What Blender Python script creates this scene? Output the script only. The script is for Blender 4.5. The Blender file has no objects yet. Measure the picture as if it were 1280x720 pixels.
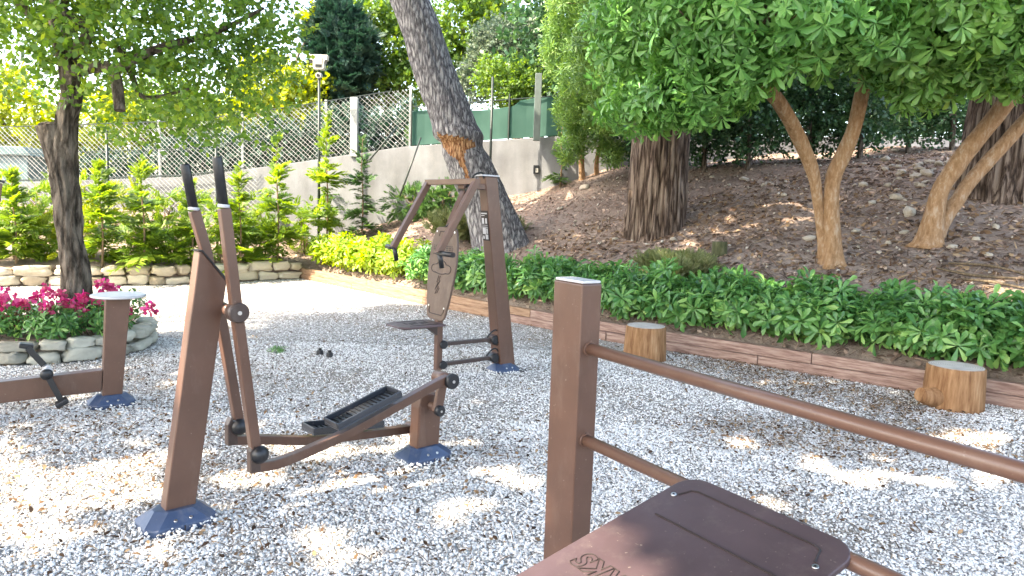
import bpy, bmesh, math, random
import numpy as np
from mathutils import Vector, Matrix, noise
rng = np.random.default_rng(11); random.seed(11)
S = bpy.context.scene
COL = S.collection
rad = math.radians

# ------------------------------------------------------------------ camera
FPX, PITCH, ROLL, EYE = 880.0, rad(6.35), rad(1.9), 1.6
cam = bpy.data.cameras.new('camera'); cam.sensor_width = 36; cam.lens = FPX / 1280 * 36
cam.clip_end = 3000; cam.clip_start = .02
co = bpy.data.objects.new('camera', cam); COL.objects.link(co)
CR = Matrix.Rotation(math.pi / 2 - PITCH, 3, 'X') @ Matrix.Rotation(ROLL, 3, 'Z')
co.matrix_world = Matrix.Translation((0, 0, EYE)) @ CR.to_4x4()
S.camera = co

def ray(px, py):
    return CR @ Vector(((px - 640) / FPX, -(py - 360) / FPX, -1))
def atz(px, py, z=0.0):
    v = ray(px, py); return Vector((0, 0, EYE)) + v * ((z - EYE) / v.z)
def aty(px, py, y):
    v = ray(px, py); return Vector((0, 0, EYE)) + v * (y / v.y)

# ------------------------------------------------------------------ terrain
TP = np.array([(-4.55, 15.0), (-1.4, 11.52), (1.15, 8.82), (3.9, 6.62), (8.2, 2.9)])
TD = np.array([.717, -.697]); TN = np.array([.697, .717])
TU = (TP - TP[0]) @ TD; TO = (TP - TP[0]) @ TN
WP = np.array([(-14.0, 10.0), (-8.8, 12.0), (-6.4, 13.0), (-4.55, 14.85)])
WA = np.array([-8.8, 12.0]); WD = np.array([.83, .558]); WN = np.array([-.558, .83])
WU = (WP - WA) @ WD; WO = (WP - WA) @ WN
def s_t(x, y):
    dx, dy = x - TP[0][0], y - TP[0][1]
    u = dx * TD[0] + dy * TD[1]; v = dx * TN[0] + dy * TN[1]
    return v - np.interp(u, TU, TO)
def s_w(x, y):
    dx, dy = x - WA[0], y - WA[1]
    u = dx * WD[0] + dy * WD[1]; v = dx * WN[0] + dy * WN[1]
    return v - np.interp(u, WU, WO)
def hgt(x, y):
    a, b = s_t(x, y), s_w(x, y)
    ha = np.where(a > .1, .17 + .40 * np.minimum(a, 6) + .15 * np.clip(a - 6, 0, 5), -.05)
    hb = np.where(b > .08, .3 + .2 * np.clip(b, 0, 5), -.05)
    h = np.maximum(ha, hb)
    n = .05 * np.sin(x * 1.7 + y * .6) * np.sin(y * 1.3 - x * .4) + .025 * np.sin(x * 4.1) * np.sin(y * 3.7 + 1)
    return h + np.where(h > 0.2, n * np.clip((h - .2) * 2, 0, 1), 0)
def bank(px, py):
    v = ray(px, py); t = 4.0
    while t < 60:
        p = Vector((0, 0, EYE)) + v * t
        if p.z < float(hgt(np.array(p.x), np.array(p.y))): return p
        t += .02
    return Vector((0, 0, EYE)) + v * 17
def gz(x, y): return max(0.0, float(hgt(np.array(x), np.array(y))))

# ------------------------------------------------------------------ tags
def tag(o, label=None, cat=None, group=None, kind=None):
    if label: o['label'] = label
    if cat: o['category'] = cat
    if group: o['group'] = group
    if kind: o['kind'] = kind
    return o
def thing(name, label, cat, loc=(0, 0, 0), rz=0.0, group=None):
    o = bpy.data.objects.new(name, None); COL.objects.link(o)
    o.location = loc; o.rotation_euler = (0, 0, rz); o.empty_display_size = .1
    return tag(o, label, cat, group)

# ------------------------------------------------------------------ materials
def nodes(name):
    m = bpy.data.materials.new(name); m.use_nodes = True
    t = m.node_tree; b = t.nodes['Principled BSDF']
    return m, t, b
def N(t, typ, **kw):
    n = t.nodes.new(typ)
    for k, v in kw.items():
        if k.startswith('i_'): n.inputs[k[2:].replace('_', ' ')].default_value = v
        else: setattr(n, k, v)
    return n
def ramp(t, stops, fac=None):
    r = t.nodes.new('ShaderNodeValToRGB'); e = r.color_ramp.elements
    while len(e) < len(stops): e.new(.5)
    for k, (p, c) in enumerate(stops):
        e[k].position = p; e[k].color = (*c, 1)
    if fac is not None: t.links.new(fac, r.inputs[0])
    return r
def coords(t, scale=(1, 1, 1), obj=True):
    c = N(t, 'ShaderNodeTexCoord'); mp = N(t, 'ShaderNodeMapping'); mp.inputs['Scale'].default_value = scale
    t.links.new(c.outputs['Object'] if obj else c.outputs['Generated'], mp.inputs[0]); return mp.outputs[0]
def bump(t, b, h, strength=.4, dist=.01):
    n = N(t, 'ShaderNodeBump'); n.inputs['Strength'].default_value = strength; n.inputs['Distance'].default_value = dist
    t.links.new(h, n.inputs['Height']); t.links.new(n.outputs[0], b.inputs['Normal'])
def paint(name, c, rough=.42, var=.25, metallic=0.0, orange=.0006, dust=0.0):
    m, t, b = nodes(name); v = coords(t)
    n = N(t, 'ShaderNodeTexNoise'); n.inputs['Scale'].default_value = 7; n.inputs['Detail'].default_value = 8; t.links.new(v, n.inputs['Vector'])
    d = tuple(x * (1 - var) for x in c); l = tuple(min(1, x * (1 + var)) for x in c)
    r = ramp(t, [(.3, d), (.7, l)], n.outputs['Fac']); col = r.outputs[0]
    n2 = N(t, 'ShaderNodeTexNoise'); n2.inputs['Scale'].default_value = 22; n2.inputs['Detail'].default_value = 6; t.links.new(v, n2.inputs['Vector'])
    if dust:
        v2 = coords(t, (1, 1, .35)); nd = N(t, 'ShaderNodeTexNoise'); nd.inputs['Scale'].default_value = 9; nd.inputs['Detail'].default_value = 12; nd.inputs['Roughness'].default_value = .75; t.links.new(v2, nd.inputs['Vector'])
        f = ramp(t, [(.52, (0, 0, 0)), (.78, (dust, dust, dust))], nd.outputs['Fac'])
        mx = N(t, 'ShaderNodeMixRGB'); mx.inputs[2].default_value = (.34, .29, .24, 1); t.links.new(f.outputs[0], mx.inputs[0]); t.links.new(col, mx.inputs[1])
        ns = N(t, 'ShaderNodeTexNoise'); ns.inputs['Scale'].default_value = 75; ns.inputs['Detail'].default_value = 3; t.links.new(v, ns.inputs['Vector'])
        f2 = ramp(t, [(.70, (0, 0, 0)), (.76, (.55, .55, .55))], ns.outputs['Fac'])
        m2 = N(t, 'ShaderNodeMixRGB'); m2.inputs[2].default_value = (.30, .25, .21, 1); t.links.new(f2.outputs[0], m2.inputs[0]); t.links.new(mx.outputs[0], m2.inputs[1]); col = m2.outputs[0]
        gp = N(t, 'ShaderNodeNewGeometry'); fe = ramp(t, [(.53, (0, 0, 0)), (.62, (.5, .5, .5))], gp.outputs['Pointiness'])
        m3 = N(t, 'ShaderNodeMixRGB'); m3.inputs[2].default_value = tuple(min(1, x * 2.2 + .02) for x in c) + (1,); t.links.new(fe.outputs[0], m3.inputs[0]); t.links.new(col, m3.inputs[1]); col = m3.outputs[0]
    t.links.new(col, b.inputs['Base Color'])
    mr = N(t, 'ShaderNodeMapRange'); mr.inputs[3].default_value = rough - .1; mr.inputs[4].default_value = rough + .16
    t.links.new(n2.outputs['Fac'], mr.inputs[0]); t.links.new(mr.outputs[0], b.inputs['Roughness'])
    b.inputs['Metallic'].default_value = metallic
    n3 = N(t, 'ShaderNodeTexNoise'); n3.inputs['Scale'].default_value = 420; t.links.new(v, n3.inputs['Vector'])
    bump(t, b, n3.outputs['Fac'], .25, orange)
    return m
def leafmat(name, stops, trans=.35, rough=.42, tcol=None, spec=.5):
    m, t, b = nodes(name)
    g = N(t, 'ShaderNodeNewGeometry')
    v = coords(t); n = N(t, 'ShaderNodeTexNoise'); n.inputs['Scale'].default_value = 1.1; n.inputs['Detail'].default_value = 3; t.links.new(v, n.inputs['Vector'])
    mx = N(t, 'ShaderNodeMath', operation='MULTIPLY_ADD'); mx.inputs[1].default_value = .62
    t.links.new(g.outputs['Random Per Island'], mx.inputs[0])
    m2 = N(t, 'ShaderNodeMath', operation='MULTIPLY_ADD'); m2.inputs[1].default_value = .9; m2.inputs[2].default_value = -.26
    t.links.new(n.outputs['Fac'], m2.inputs[0]); t.links.new(m2.outputs[0], mx.inputs[2])
    r = ramp(t, stops, mx.outputs[0]); t.links.new(r.outputs[0], b.inputs['Base Color'])
    b.inputs['Roughness'].default_value = rough; b.inputs['Specular IOR Level'].default_value = spec
    tr = N(t, 'ShaderNodeBsdfTranslucent')
    hs = N(t, 'ShaderNodeHueSaturation'); hs.inputs['Hue'].default_value = .47; hs.inputs['Saturation'].default_value = 1.15; hs.inputs['Value'].default_value = 1.7
    t.links.new(r.outputs[0], hs.inputs['Color']); t.links.new(hs.outputs[0], tr.inputs['Color'])
    mix = N(t, 'ShaderNodeMixShader'); mix.inputs[0].default_value = trans
    t.links.new(b.outputs[0], mix.inputs[1]); t.links.new(tr.outputs[0], mix.inputs[2])
    t.links.new(mix.outputs[0], t.nodes['Material Output'].inputs['Surface'])
    return m
def islandmat(name, stops, rough=.8, bs=60, bstr=.4, bd=.004, noise_mix=.3):
    m, t, b = nodes(name); g = N(t, 'ShaderNodeNewGeometry'); v = coords(t)
    n = N(t, 'ShaderNodeTexNoise'); n.inputs['Scale'].default_value = bs; n.inputs['Detail'].default_value = 6; t.links.new(v, n.inputs['Vector'])
    mm = N(t, 'ShaderNodeMix'); mm.inputs[0].default_value = noise_mix
    t.links.new(g.outputs['Random Per Island'], mm.inputs[2]); t.links.new(n.outputs['Fac'], mm.inputs[3])
    r = ramp(t, stops, mm.outputs[0]); t.links.new(r.outputs[0], b.inputs['Base Color']); b.inputs['Roughness'].default_value = rough
    b.inputs['Specular IOR Level'].default_value = .25
    bump(t, b, n.outputs['Fac'], bstr, bd); return m
def barkmat(name, stops, sc=(9, 9, 1.6), bstr=1.0, bd=.03, vscale=1.0, rough=.9, crack=.6):
    m, t, b = nodes(name); v = coords(t, sc)
    wn = N(t, 'ShaderNodeTexNoise'); wn.inputs['Scale'].default_value = 1.3; wn.inputs['Detail'].default_value = 4; t.links.new(v, wn.inputs['Vector'])
    ad = N(t, 'ShaderNodeMixRGB', blend_type='ADD'); ad.inputs[0].default_value = 1.0; t.links.new(v, ad.inputs[1]); t.links.new(wn.outputs['Color'], ad.inputs[2])
    vo = N(t, 'ShaderNodeTexVoronoi', feature='DISTANCE_TO_EDGE'); vo.inputs['Scale'].default_value = vscale; vo.inputs['Randomness'].default_value = 1; t.links.new(ad.outputs[0], vo.inputs['Vector'])
    mr = N(t, 'ShaderNodeMapRange'); mr.inputs[2].default_value = .3; t.links.new(vo.outputs['Distance'], mr.inputs[0])
    n2 = N(t, 'ShaderNodeTexNoise'); n2.inputs['Scale'].default_value = 2.6; n2.inputs['Detail'].default_value = 10; n2.inputs['Roughness'].default_value = .72; t.links.new(v, n2.inputs['Vector'])
    n3 = N(t, 'ShaderNodeMath', operation='MULTIPLY_ADD'); n3.inputs[1].default_value = 1.9; n3.inputs[2].default_value = -.45 - crack / 2 + .1; t.links.new(n2.outputs['Fac'], n3.inputs[0])
    mul = N(t, 'ShaderNodeMath', operation='MULTIPLY_ADD'); mul.inputs[1].default_value = crack; t.links.new(mr.outputs[0], mul.inputs[0]); t.links.new(n3.outputs[0], mul.inputs[2])
    r = ramp(t, stops, mul.outputs[0]); t.links.new(r.outputs[0], b.inputs['Base Color']); b.inputs['Roughness'].default_value = rough
    b.inputs['Specular IOR Level'].default_value = .2
    bump(t, b, mul.outputs[0], bstr, bd); return m

M = {}
M['brown'] = paint('brown_paint', (.086, .043, .029), .32, .18, dust=.16)
M['brown_dark'] = paint('dark_brown_paint', (.038, .022, .018), .4, .15, dust=.2)
M['board'] = paint('purple_brown_board', (.066, .042, .046), .38, .14, dust=.18)
M['boardp'] = paint('brown_board', (.088, .054, .038), .5, .12, dust=.2)
M['black'] = paint('black_rubber', (.012, .013, .016), .38, .2)
M['groove'] = paint('groove_black', (.02, .012, .011), .6, .1)
M['tray'] = paint('tray_plastic', (.02, .023, .03), .3, .2, dust=.12)
M['blue'] = paint('blue_foot_plastic', (.030, .052, .105), .42, .2, dust=.45)
M['steel'] = paint('steel', (.62, .62, .62), .3, .08, 1.0)
M['silver'] = paint('silver_plate', (.5, .5, .52), .38, .08)
M['whitepaint'] = paint('white_housing', (.42, .41, .38), .4, .06)
M['lens'] = paint('lamp_glass', (.75, .66, .48), .15, .05)
M['darkgreen'] = paint('dark_green_pole', (.012, .022, .018), .45, .15)
M['galv'] = paint('galvanised_post', (.34, .355, .35), .5, .1)
M['steelgrey'] = paint('grey_green_post', (.10, .13, .125), .5, .15)
M['mesh'] = paint('galvanised_wire', (.36, .37, .36), .45, .08)
M['meshd'] = paint('dull_wire', (.2, .22, .2), .5, .1)
M['hut'] = paint('pale_blue_sheet', (.075, .13, .135), .5, .08)
M['leaf_pit'] = leafmat('pittosporum_leaf', [(0, (0.048, 0.143, 0.036)), (.35, (0.099, 0.277, 0.069)), (.7, (0.183, 0.405, 0.112)), (.97, (0.317, 0.555, 0.165)), (1, (0.793, 0.730, 0.090))], .3, .34)
M['leaf_pit2'] = leafmat('pittosporum_leaf_warm', [(0, (0.060, 0.157, 0.040)), (.4, (0.118, 0.284, 0.069)), (.8, (0.210, 0.406, 0.105)), (.985, (0.330, 0.496, 0.145)), (1, (0.800, 0.750, 0.066))], .32, .34)
M['leaf_hedge'] = leafmat('hedge_leaf', [(0, (.022, .080, .026)), (.35, (.062, .195, .056)), (.72, (.15, .335, .098)), (.97, (.33, .52, .15)), (1, (.45, .34, .09))], .3, .34)
M['leaf_hedge_sunlit'] = leafmat('sunlit_hedge_leaf', [(0, (.10, .20, .022)), (.5, (.22, .36, .04)), (1, (.40, .48, .08))], .4, .4)  # hedge leaf with the sunlit yellow green put into its colour
M['leaf_narrow'] = leafmat('narrow_leaf', [(0, (0.046, 0.122, 0.032)), (.5, (0.122, 0.252, 0.063)), (.9, (0.245, 0.389, 0.108)), (1, (0.431, 0.475, 0.101))], .3, .4)
M['leaf_olive'] = leafmat('olive_leaf', [(0, (0.042, 0.108, 0.022)), (.5, (0.108, 0.228, 0.042)), (.85, (0.228, 0.360, 0.060)), (1, (0.384, 0.456, 0.084))], .42, .42)
M['leaf_dark'] = leafmat('dark_leaf', [(0, (0.018, 0.054, 0.026)), (.5, (0.042, 0.112, 0.047)), (1, (0.112, 0.225, 0.078))], .25, .45)
M['leaf_cyp'] = leafmat('cypress_leaf', [(0, (.012, .038, .030)), (.5, (.022, .065, .046)), (1, (.045, .10, .06))], .2, .6)
M['leaf_yel'] = leafmat('yellow_leaf', [(0, (.09, .15, .014)), (.5, (.20, .28, .03)), (1, (.36, .40, .06))], .45, .5)
M['leaf_mid'] = leafmat('mid_leaf', [(0, (.03, .08, .014)), (.5, (.08, .17, .03)), (1, (.17, .27, .05))], .4, .5)
M['leaf_grey'] = leafmat('grey_leaf', [(0, (.03, .06, .045)), (.5, (.07, .11, .075)), (1, (.14, .18, .11))], .3, .5)
M['leaf_sap'] = leafmat('sapling_leaf', [(0, (.05, .12, .018)), (.5, (.15, .27, .04)), (1, (.33, .44, .09))], .5, .5)
M['leaf_sapd'] = leafmat('dark_sapling_leaf', [(0, (.03, .085, .028)), (.5, (.065, .16, .046)), (1, (.14, .25, .07))], .35, .5)
M['leaf_dry'] = leafmat('dry_grass', [(0, (.09, .12, .04)), (.5, (.15, .18, .07)), (1, (.28, .27, .14))], .3, .6)
M['needle'] = leafmat('pine_needle', [(0, (.02, .05, .02)), (1, (.05, .10, .03))], .15, .6)
M['flower'] = leafmat('pink_petal', [(0, (.20, .02, .04)), (.4, (.42, .05, .10)), (.75, (.58, .10, .22)), (1, (.72, .32, .42))], .3, .5)
M['bark_pine'] = barkmat('pine_bark', [(.05, (0.027, 0.019, 0.015)), (.35, (0.101, 0.068, 0.051)), (.6, (0.216, 0.155, 0.121)), (.95, (0.392, 0.304, 0.243))], (12, 12, 1.1), 1, .05, crack=.75)
M['bark_lean'] = barkmat('grey_pine_bark', [(.05, (0.039, 0.036, 0.042)), (.35, (0.124, 0.117, 0.127)), (.6, (0.247, 0.240, 0.254)), (.95, (0.494, 0.481, 0.488))], (15, 15, 3.2), 1, .035, crack=.55)
M['bark_olive'] = barkmat('olive_bark', [(.05, (.020, .015, .011)), (.4, (.10, .08, .062)), (.9, (.30, .25, .20))], (9, 9, 2.4), 1, .05, crack=.5)
M['bark_orange'] = barkmat('smooth_orange_bark', [(.1, (.13, .068, .036)), (.38, (.245, .140, .072)), (.62, (.32, .195, .108)), (.9, (.42, .31, .22))], (9, 9, 3.2), .7, .012, 1.0, crack=.16)
M['wound'] = barkmat('bare_orange_wood', [(.1, (.035, .016, .009)), (.45, (.20, .085, .036)), (.85, (.40, .24, .13))], (22, 22, 5), .6, .012)
M['twig'] = barkmat('twig', [(0, (.06, .045, .03)), (1, (.2, .15, .1))], (20, 20, 8), .4, .005)
M['bark_sap'] = paint('sapling_stem', (.20, .13, .075), .8, .3)
M['stone'] = islandmat('cream_stone', [(.1, (.30, .24, .17)), (.5, (.48, .41, .31)), (.9, (.62, .56, .46))], .85, 26, .7, .012)
M['stone_grey'] = islandmat('grey_white_stone', [(.1, (0.255, 0.246, 0.205)), (.5, (0.408, 0.399, 0.334)), (.9, (0.561, 0.552, 0.471))], .85, 26, .7, .012)
M['rock'] = islandmat('pale_rock', [(.1, (.26, .22, .16)), (.5, (.42, .37, .30)), (.9, (.60, .57, .52))], .9, 14, .7, .02, .6)
M['pebble'] = islandmat('gravel_pebble', [(.05, (.07, .06, .055)), (.13, (.40, .385, .37)), (.28, (.66, .655, .645)), (.8, (.86, .855, .845))], .75, 90, .3, .002, .2)
M['litter'] = islandmat('dry_litter', [(.08, (.03, .018, .012)), (.38, (.085, .046, .025)), (.7, (.22, .135, .072)), (1, (.42, .30, .18))], .85, 40, .2, .002, .2)
M['mulch'] = islandmat('mulch_chip', [(.05, (0.069, 0.045, 0.034)), (.45, (0.196, 0.129, 0.099)), (.8, (0.364, 0.259, 0.202)), (1, (0.629, 0.504, 0.390))], .9, 40, .2, .002, .2)

def groundmat():
    m, t, b = nodes('gravel_ground'); v = coords(t)
    vo = N(t, 'ShaderNodeTexVoronoi'); vo.inputs['Scale'].default_value = 46; t.links.new(v, vo.inputs['Vector'])
    vb = N(t, 'ShaderNodeTexVoronoi', feature='DISTANCE_TO_EDGE'); vb.inputs['Scale'].default_value = 46; t.links.new(v, vb.inputs['Vector'])
    sp = N(t, 'ShaderNodeSeparateColor'); t.links.new(vo.outputs['Color'], sp.inputs[0])
    r = ramp(t, [(0, (.17, .15, .135)), (.2, (.35, .33, .31)), (.6, (.54, .53, .51)), (1, (.72, .71, .69))], sp.outputs[0])
    n = N(t, 'ShaderNodeTexNoise'); n.inputs['Scale'].default_value = .9; n.inputs['Detail'].default_value = 7; n.inputs['Roughness'].default_value = .65; t.links.new(v, n.inputs['Vector'])
    f = ramp(t, [(.5, (0, 0, 0)), (.68, (.6, .6, .6))], n.outputs['Fac'])
    mx = N(t, 'ShaderNodeMixRGB'); mx.inputs[2].default_value = (.30, .235, .17, 1)
    t.links.new(f.outputs[0], mx.inputs[0]); t.links.new(r.outputs[0], mx.inputs[1])
    e = ramp(t, [(0, (.3, .3, .3)), (.12, (1, 1, 1))], vb.outputs['Distance'])
    m2 = N(t, 'ShaderNodeMixRGB', blend_type='MULTIPLY'); m2.inputs[0].default_value = 1
    t.links.new(mx.outputs[0], m2.inputs[1]); t.links.new(e.outputs[0], m2.inputs[2])
    t.links.new(m2.outputs[0], b.inputs['Base Color']); b.inputs['Roughness'].default_value = .9
    b.inputs['Specular IOR Level'].default_value = .2
    bump(t, b, vb.outputs['Distance'], .9, .03); return m
M['ground'] = groundmat()
def soilmat():
    m, t, b = nodes('bank_soil'); v = coords(t)
    n = N(t, 'ShaderNodeTexNoise'); n.inputs['Scale'].default_value = 1.0; n.inputs['Detail'].default_value = 5; t.links.new(v, n.inputs['Vector'])
    n2 = N(t, 'ShaderNodeTexNoise'); n2.inputs['Scale'].default_value = 22; n2.inputs['Detail'].default_value = 9; n2.inputs['Roughness'].default_value = .7; t.links.new(v, n2.inputs['Vector'])
    a = N(t, 'ShaderNodeMath', operation='MULTIPLY_ADD'); a.inputs[1].default_value = .5
    t.links.new(n.outputs['Fac'], a.inputs[0]); h = N(t, 'ShaderNodeMath', operation='MULTIPLY'); h.inputs[1].default_value = .5
    t.links.new(n2.outputs['Fac'], h.inputs[0]); t.links.new(h.outputs[0], a.inputs[2])
    r = ramp(t, [(.28, (.145, .106, .086)), (.5, (.27, .208, .17)), (.7, (.41, .335, .28))], a.outputs[0])
    t.links.new(r.outputs[0], b.inputs['Base Color']); b.inputs['Roughness'].default_value = .95; b.inputs['Specular IOR Level'].default_value = .1
    bump(t, b, n2.outputs['Fac'], .9, .05); return m
M['soil'] = soilmat()
def concretemat():
    m, t, b = nodes('concrete'); v = coords(t)
    n = N(t, 'ShaderNodeTexNoise'); n.inputs['Scale'].default_value = 1.2; n.inputs['Detail'].default_value = 9; n.inputs['Roughness'].default_value = .65; t.links.new(v, n.inputs['Vector'])
    r = ramp(t, [(.3, (.14, .148, .16)), (.55, (.195, .205, .22)), (.75, (.25, .26, .27))], n.outputs['Fac'])
    vs = coords(t, (1.7, 1.7, .3)); ns = N(t, 'ShaderNodeTexNoise'); ns.inputs['Scale'].default_value = 1.6; ns.inputs['Detail'].default_value = 7; t.links.new(vs, ns.inputs['Vector'])
    fs = ramp(t, [(.36, (.74, .73, .71)), (.66, (1, 1, 1))], ns.outputs['Fac']); ms = N(t, 'ShaderNodeMixRGB', blend_type='MULTIPLY'); ms.inputs[0].default_value = 1; t.links.new(r.outputs[0], ms.inputs[1]); t.links.new(fs.outputs[0], ms.inputs[2])
    t.links.new(ms.outputs[0], b.inputs['Base Color']); b.inputs['Roughness'].default_value = .9
    n2 = N(t, 'ShaderNodeTexNoise'); n2.inputs['Scale'].default_value = 40; n2.inputs['Detail'].default_value = 5; t.links.new(v, n2.inputs['Vector'])
    bump(t, b, n2.outputs['Fac'], .5, .012); return m
M['concrete'] = concretemat()
def woodmat(name, cols, sc, ringed=False):
    m, t, b = nodes(name); v = coords(t, sc)
    n = N(t, 'ShaderNodeTexNoise'); n.inputs['Scale'].default_value = 2; n.inputs['Detail'].default_value = 9; n.inputs['Roughness'].default_value = .65; t.links.new(v, n.inputs['Vector'])
    r = ramp(t, cols, n.outputs['Fac']); t.links.new(r.outputs[0], b.inputs['Base Color']); b.inputs['Roughness'].default_value = .8
    b.inputs['Specular IOR Level'].default_value = .25
    bump(t, b, n.outputs['Fac'], .6, .008); return m
M['timber'] = woodmat('weathered_timber', [(.28, (.11, .055, .045)), (.45, (.25, .155, .125)), (.6, (.36, .25, .205)), (.75, (.44, .34, .29))], (22, 22, 2.2))
M['timberw'] = woodmat('warm_timber', [(.28, (.14, .075, .045)), (.45, (.27, .165, .105)), (.65, (.36, .24, .16)), (.8, (.44, .33, .23))], (22, 22, 2.2))
M['stump'] = woodmat('stump_side', [(.28, (.085, .036, .016)), (.42, (.20, .098, .044)), (.6, (.31, .172, .086)), (.8, (.42, .28, .165))], (13, 13, 1.6))
M['moss'] = woodmat('mossy_bark', [(.3, (.03, .035, .015)), (.55, (.08, .085, .04)), (.75, (.17, .15, .10))], (14, 14, 4))
def ringmat(name, c0, c1):
    m, t, b = nodes(name); v = coords(t)
    w = N(t, 'ShaderNodeTexWave', wave_type='RINGS', rings_direction='Z'); w.inputs['Scale'].default_value = 18; w.inputs['Distortion'].default_value = 1.6; w.inputs['Detail'].default_value = 4
    t.links.new(v, w.inputs['Vector']); 
    n = N(t, 'ShaderNodeTexNoise'); n.inputs['Scale'].default_value = 9; n.inputs['Detail'].default_value = 8; t.links.new(v, n.inputs['Vector'])
    a = N(t, 'ShaderNodeMath', operation='MULTIPLY_ADD'); a.inputs[1].default_value = .3; t.links.new(w.outputs['Fac'], a.inputs[0])
    h = N(t, 'ShaderNodeMath', operation='MULTIPLY'); h.inputs[1].default_value = .8; t.links.new(n.outputs['Fac'], h.inputs[0]); t.links.new(h.outputs[0], a.inputs[2])
    r = ramp(t, [(.2, c0), (.75, c1)], a.outputs[0]); t.links.new(r.outputs[0], b.inputs['Base Color']); b.inputs['Roughness'].default_value = .85; return m
M['stumptop'] = ringmat('grey_cut_end', (.26, .22, .18), (.50, .47, .43))
def screenmat():
    m, t, b = nodes('green_screen_net'); b.inputs['Base Color'].default_value = (.05, .17, .125, 1); b.inputs['Roughness'].default_value = .7
    v = coords(t); n = N(t, 'ShaderNodeTexNoise'); n.inputs['Scale'].default_value = 3; t.links.new(v, n.inputs['Vector'])
    r = ramp(t, [(.3, (.07, .17, .14)), (.7, (.12, .25, .21))], n.outputs['Fac']); t.links.new(r.outputs[0], b.inputs['Base Color'])
    tr = N(t, 'ShaderNodeBsdfTranslucent'); tr.inputs['Color'].default_value = (.17, .36, .30, 1)
    mix = N(t, 'ShaderNodeMixShader'); mix.inputs[0].default_value = .65
    t.links.new(b.outputs[0], mix.inputs[1]); t.links.new(tr.outputs[0], mix.inputs[2]); t.links.new(mix.outputs[0], t.nodes['Material Output'].inputs['Surface'])
    return m
M['screen'] = screenmat()

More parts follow.
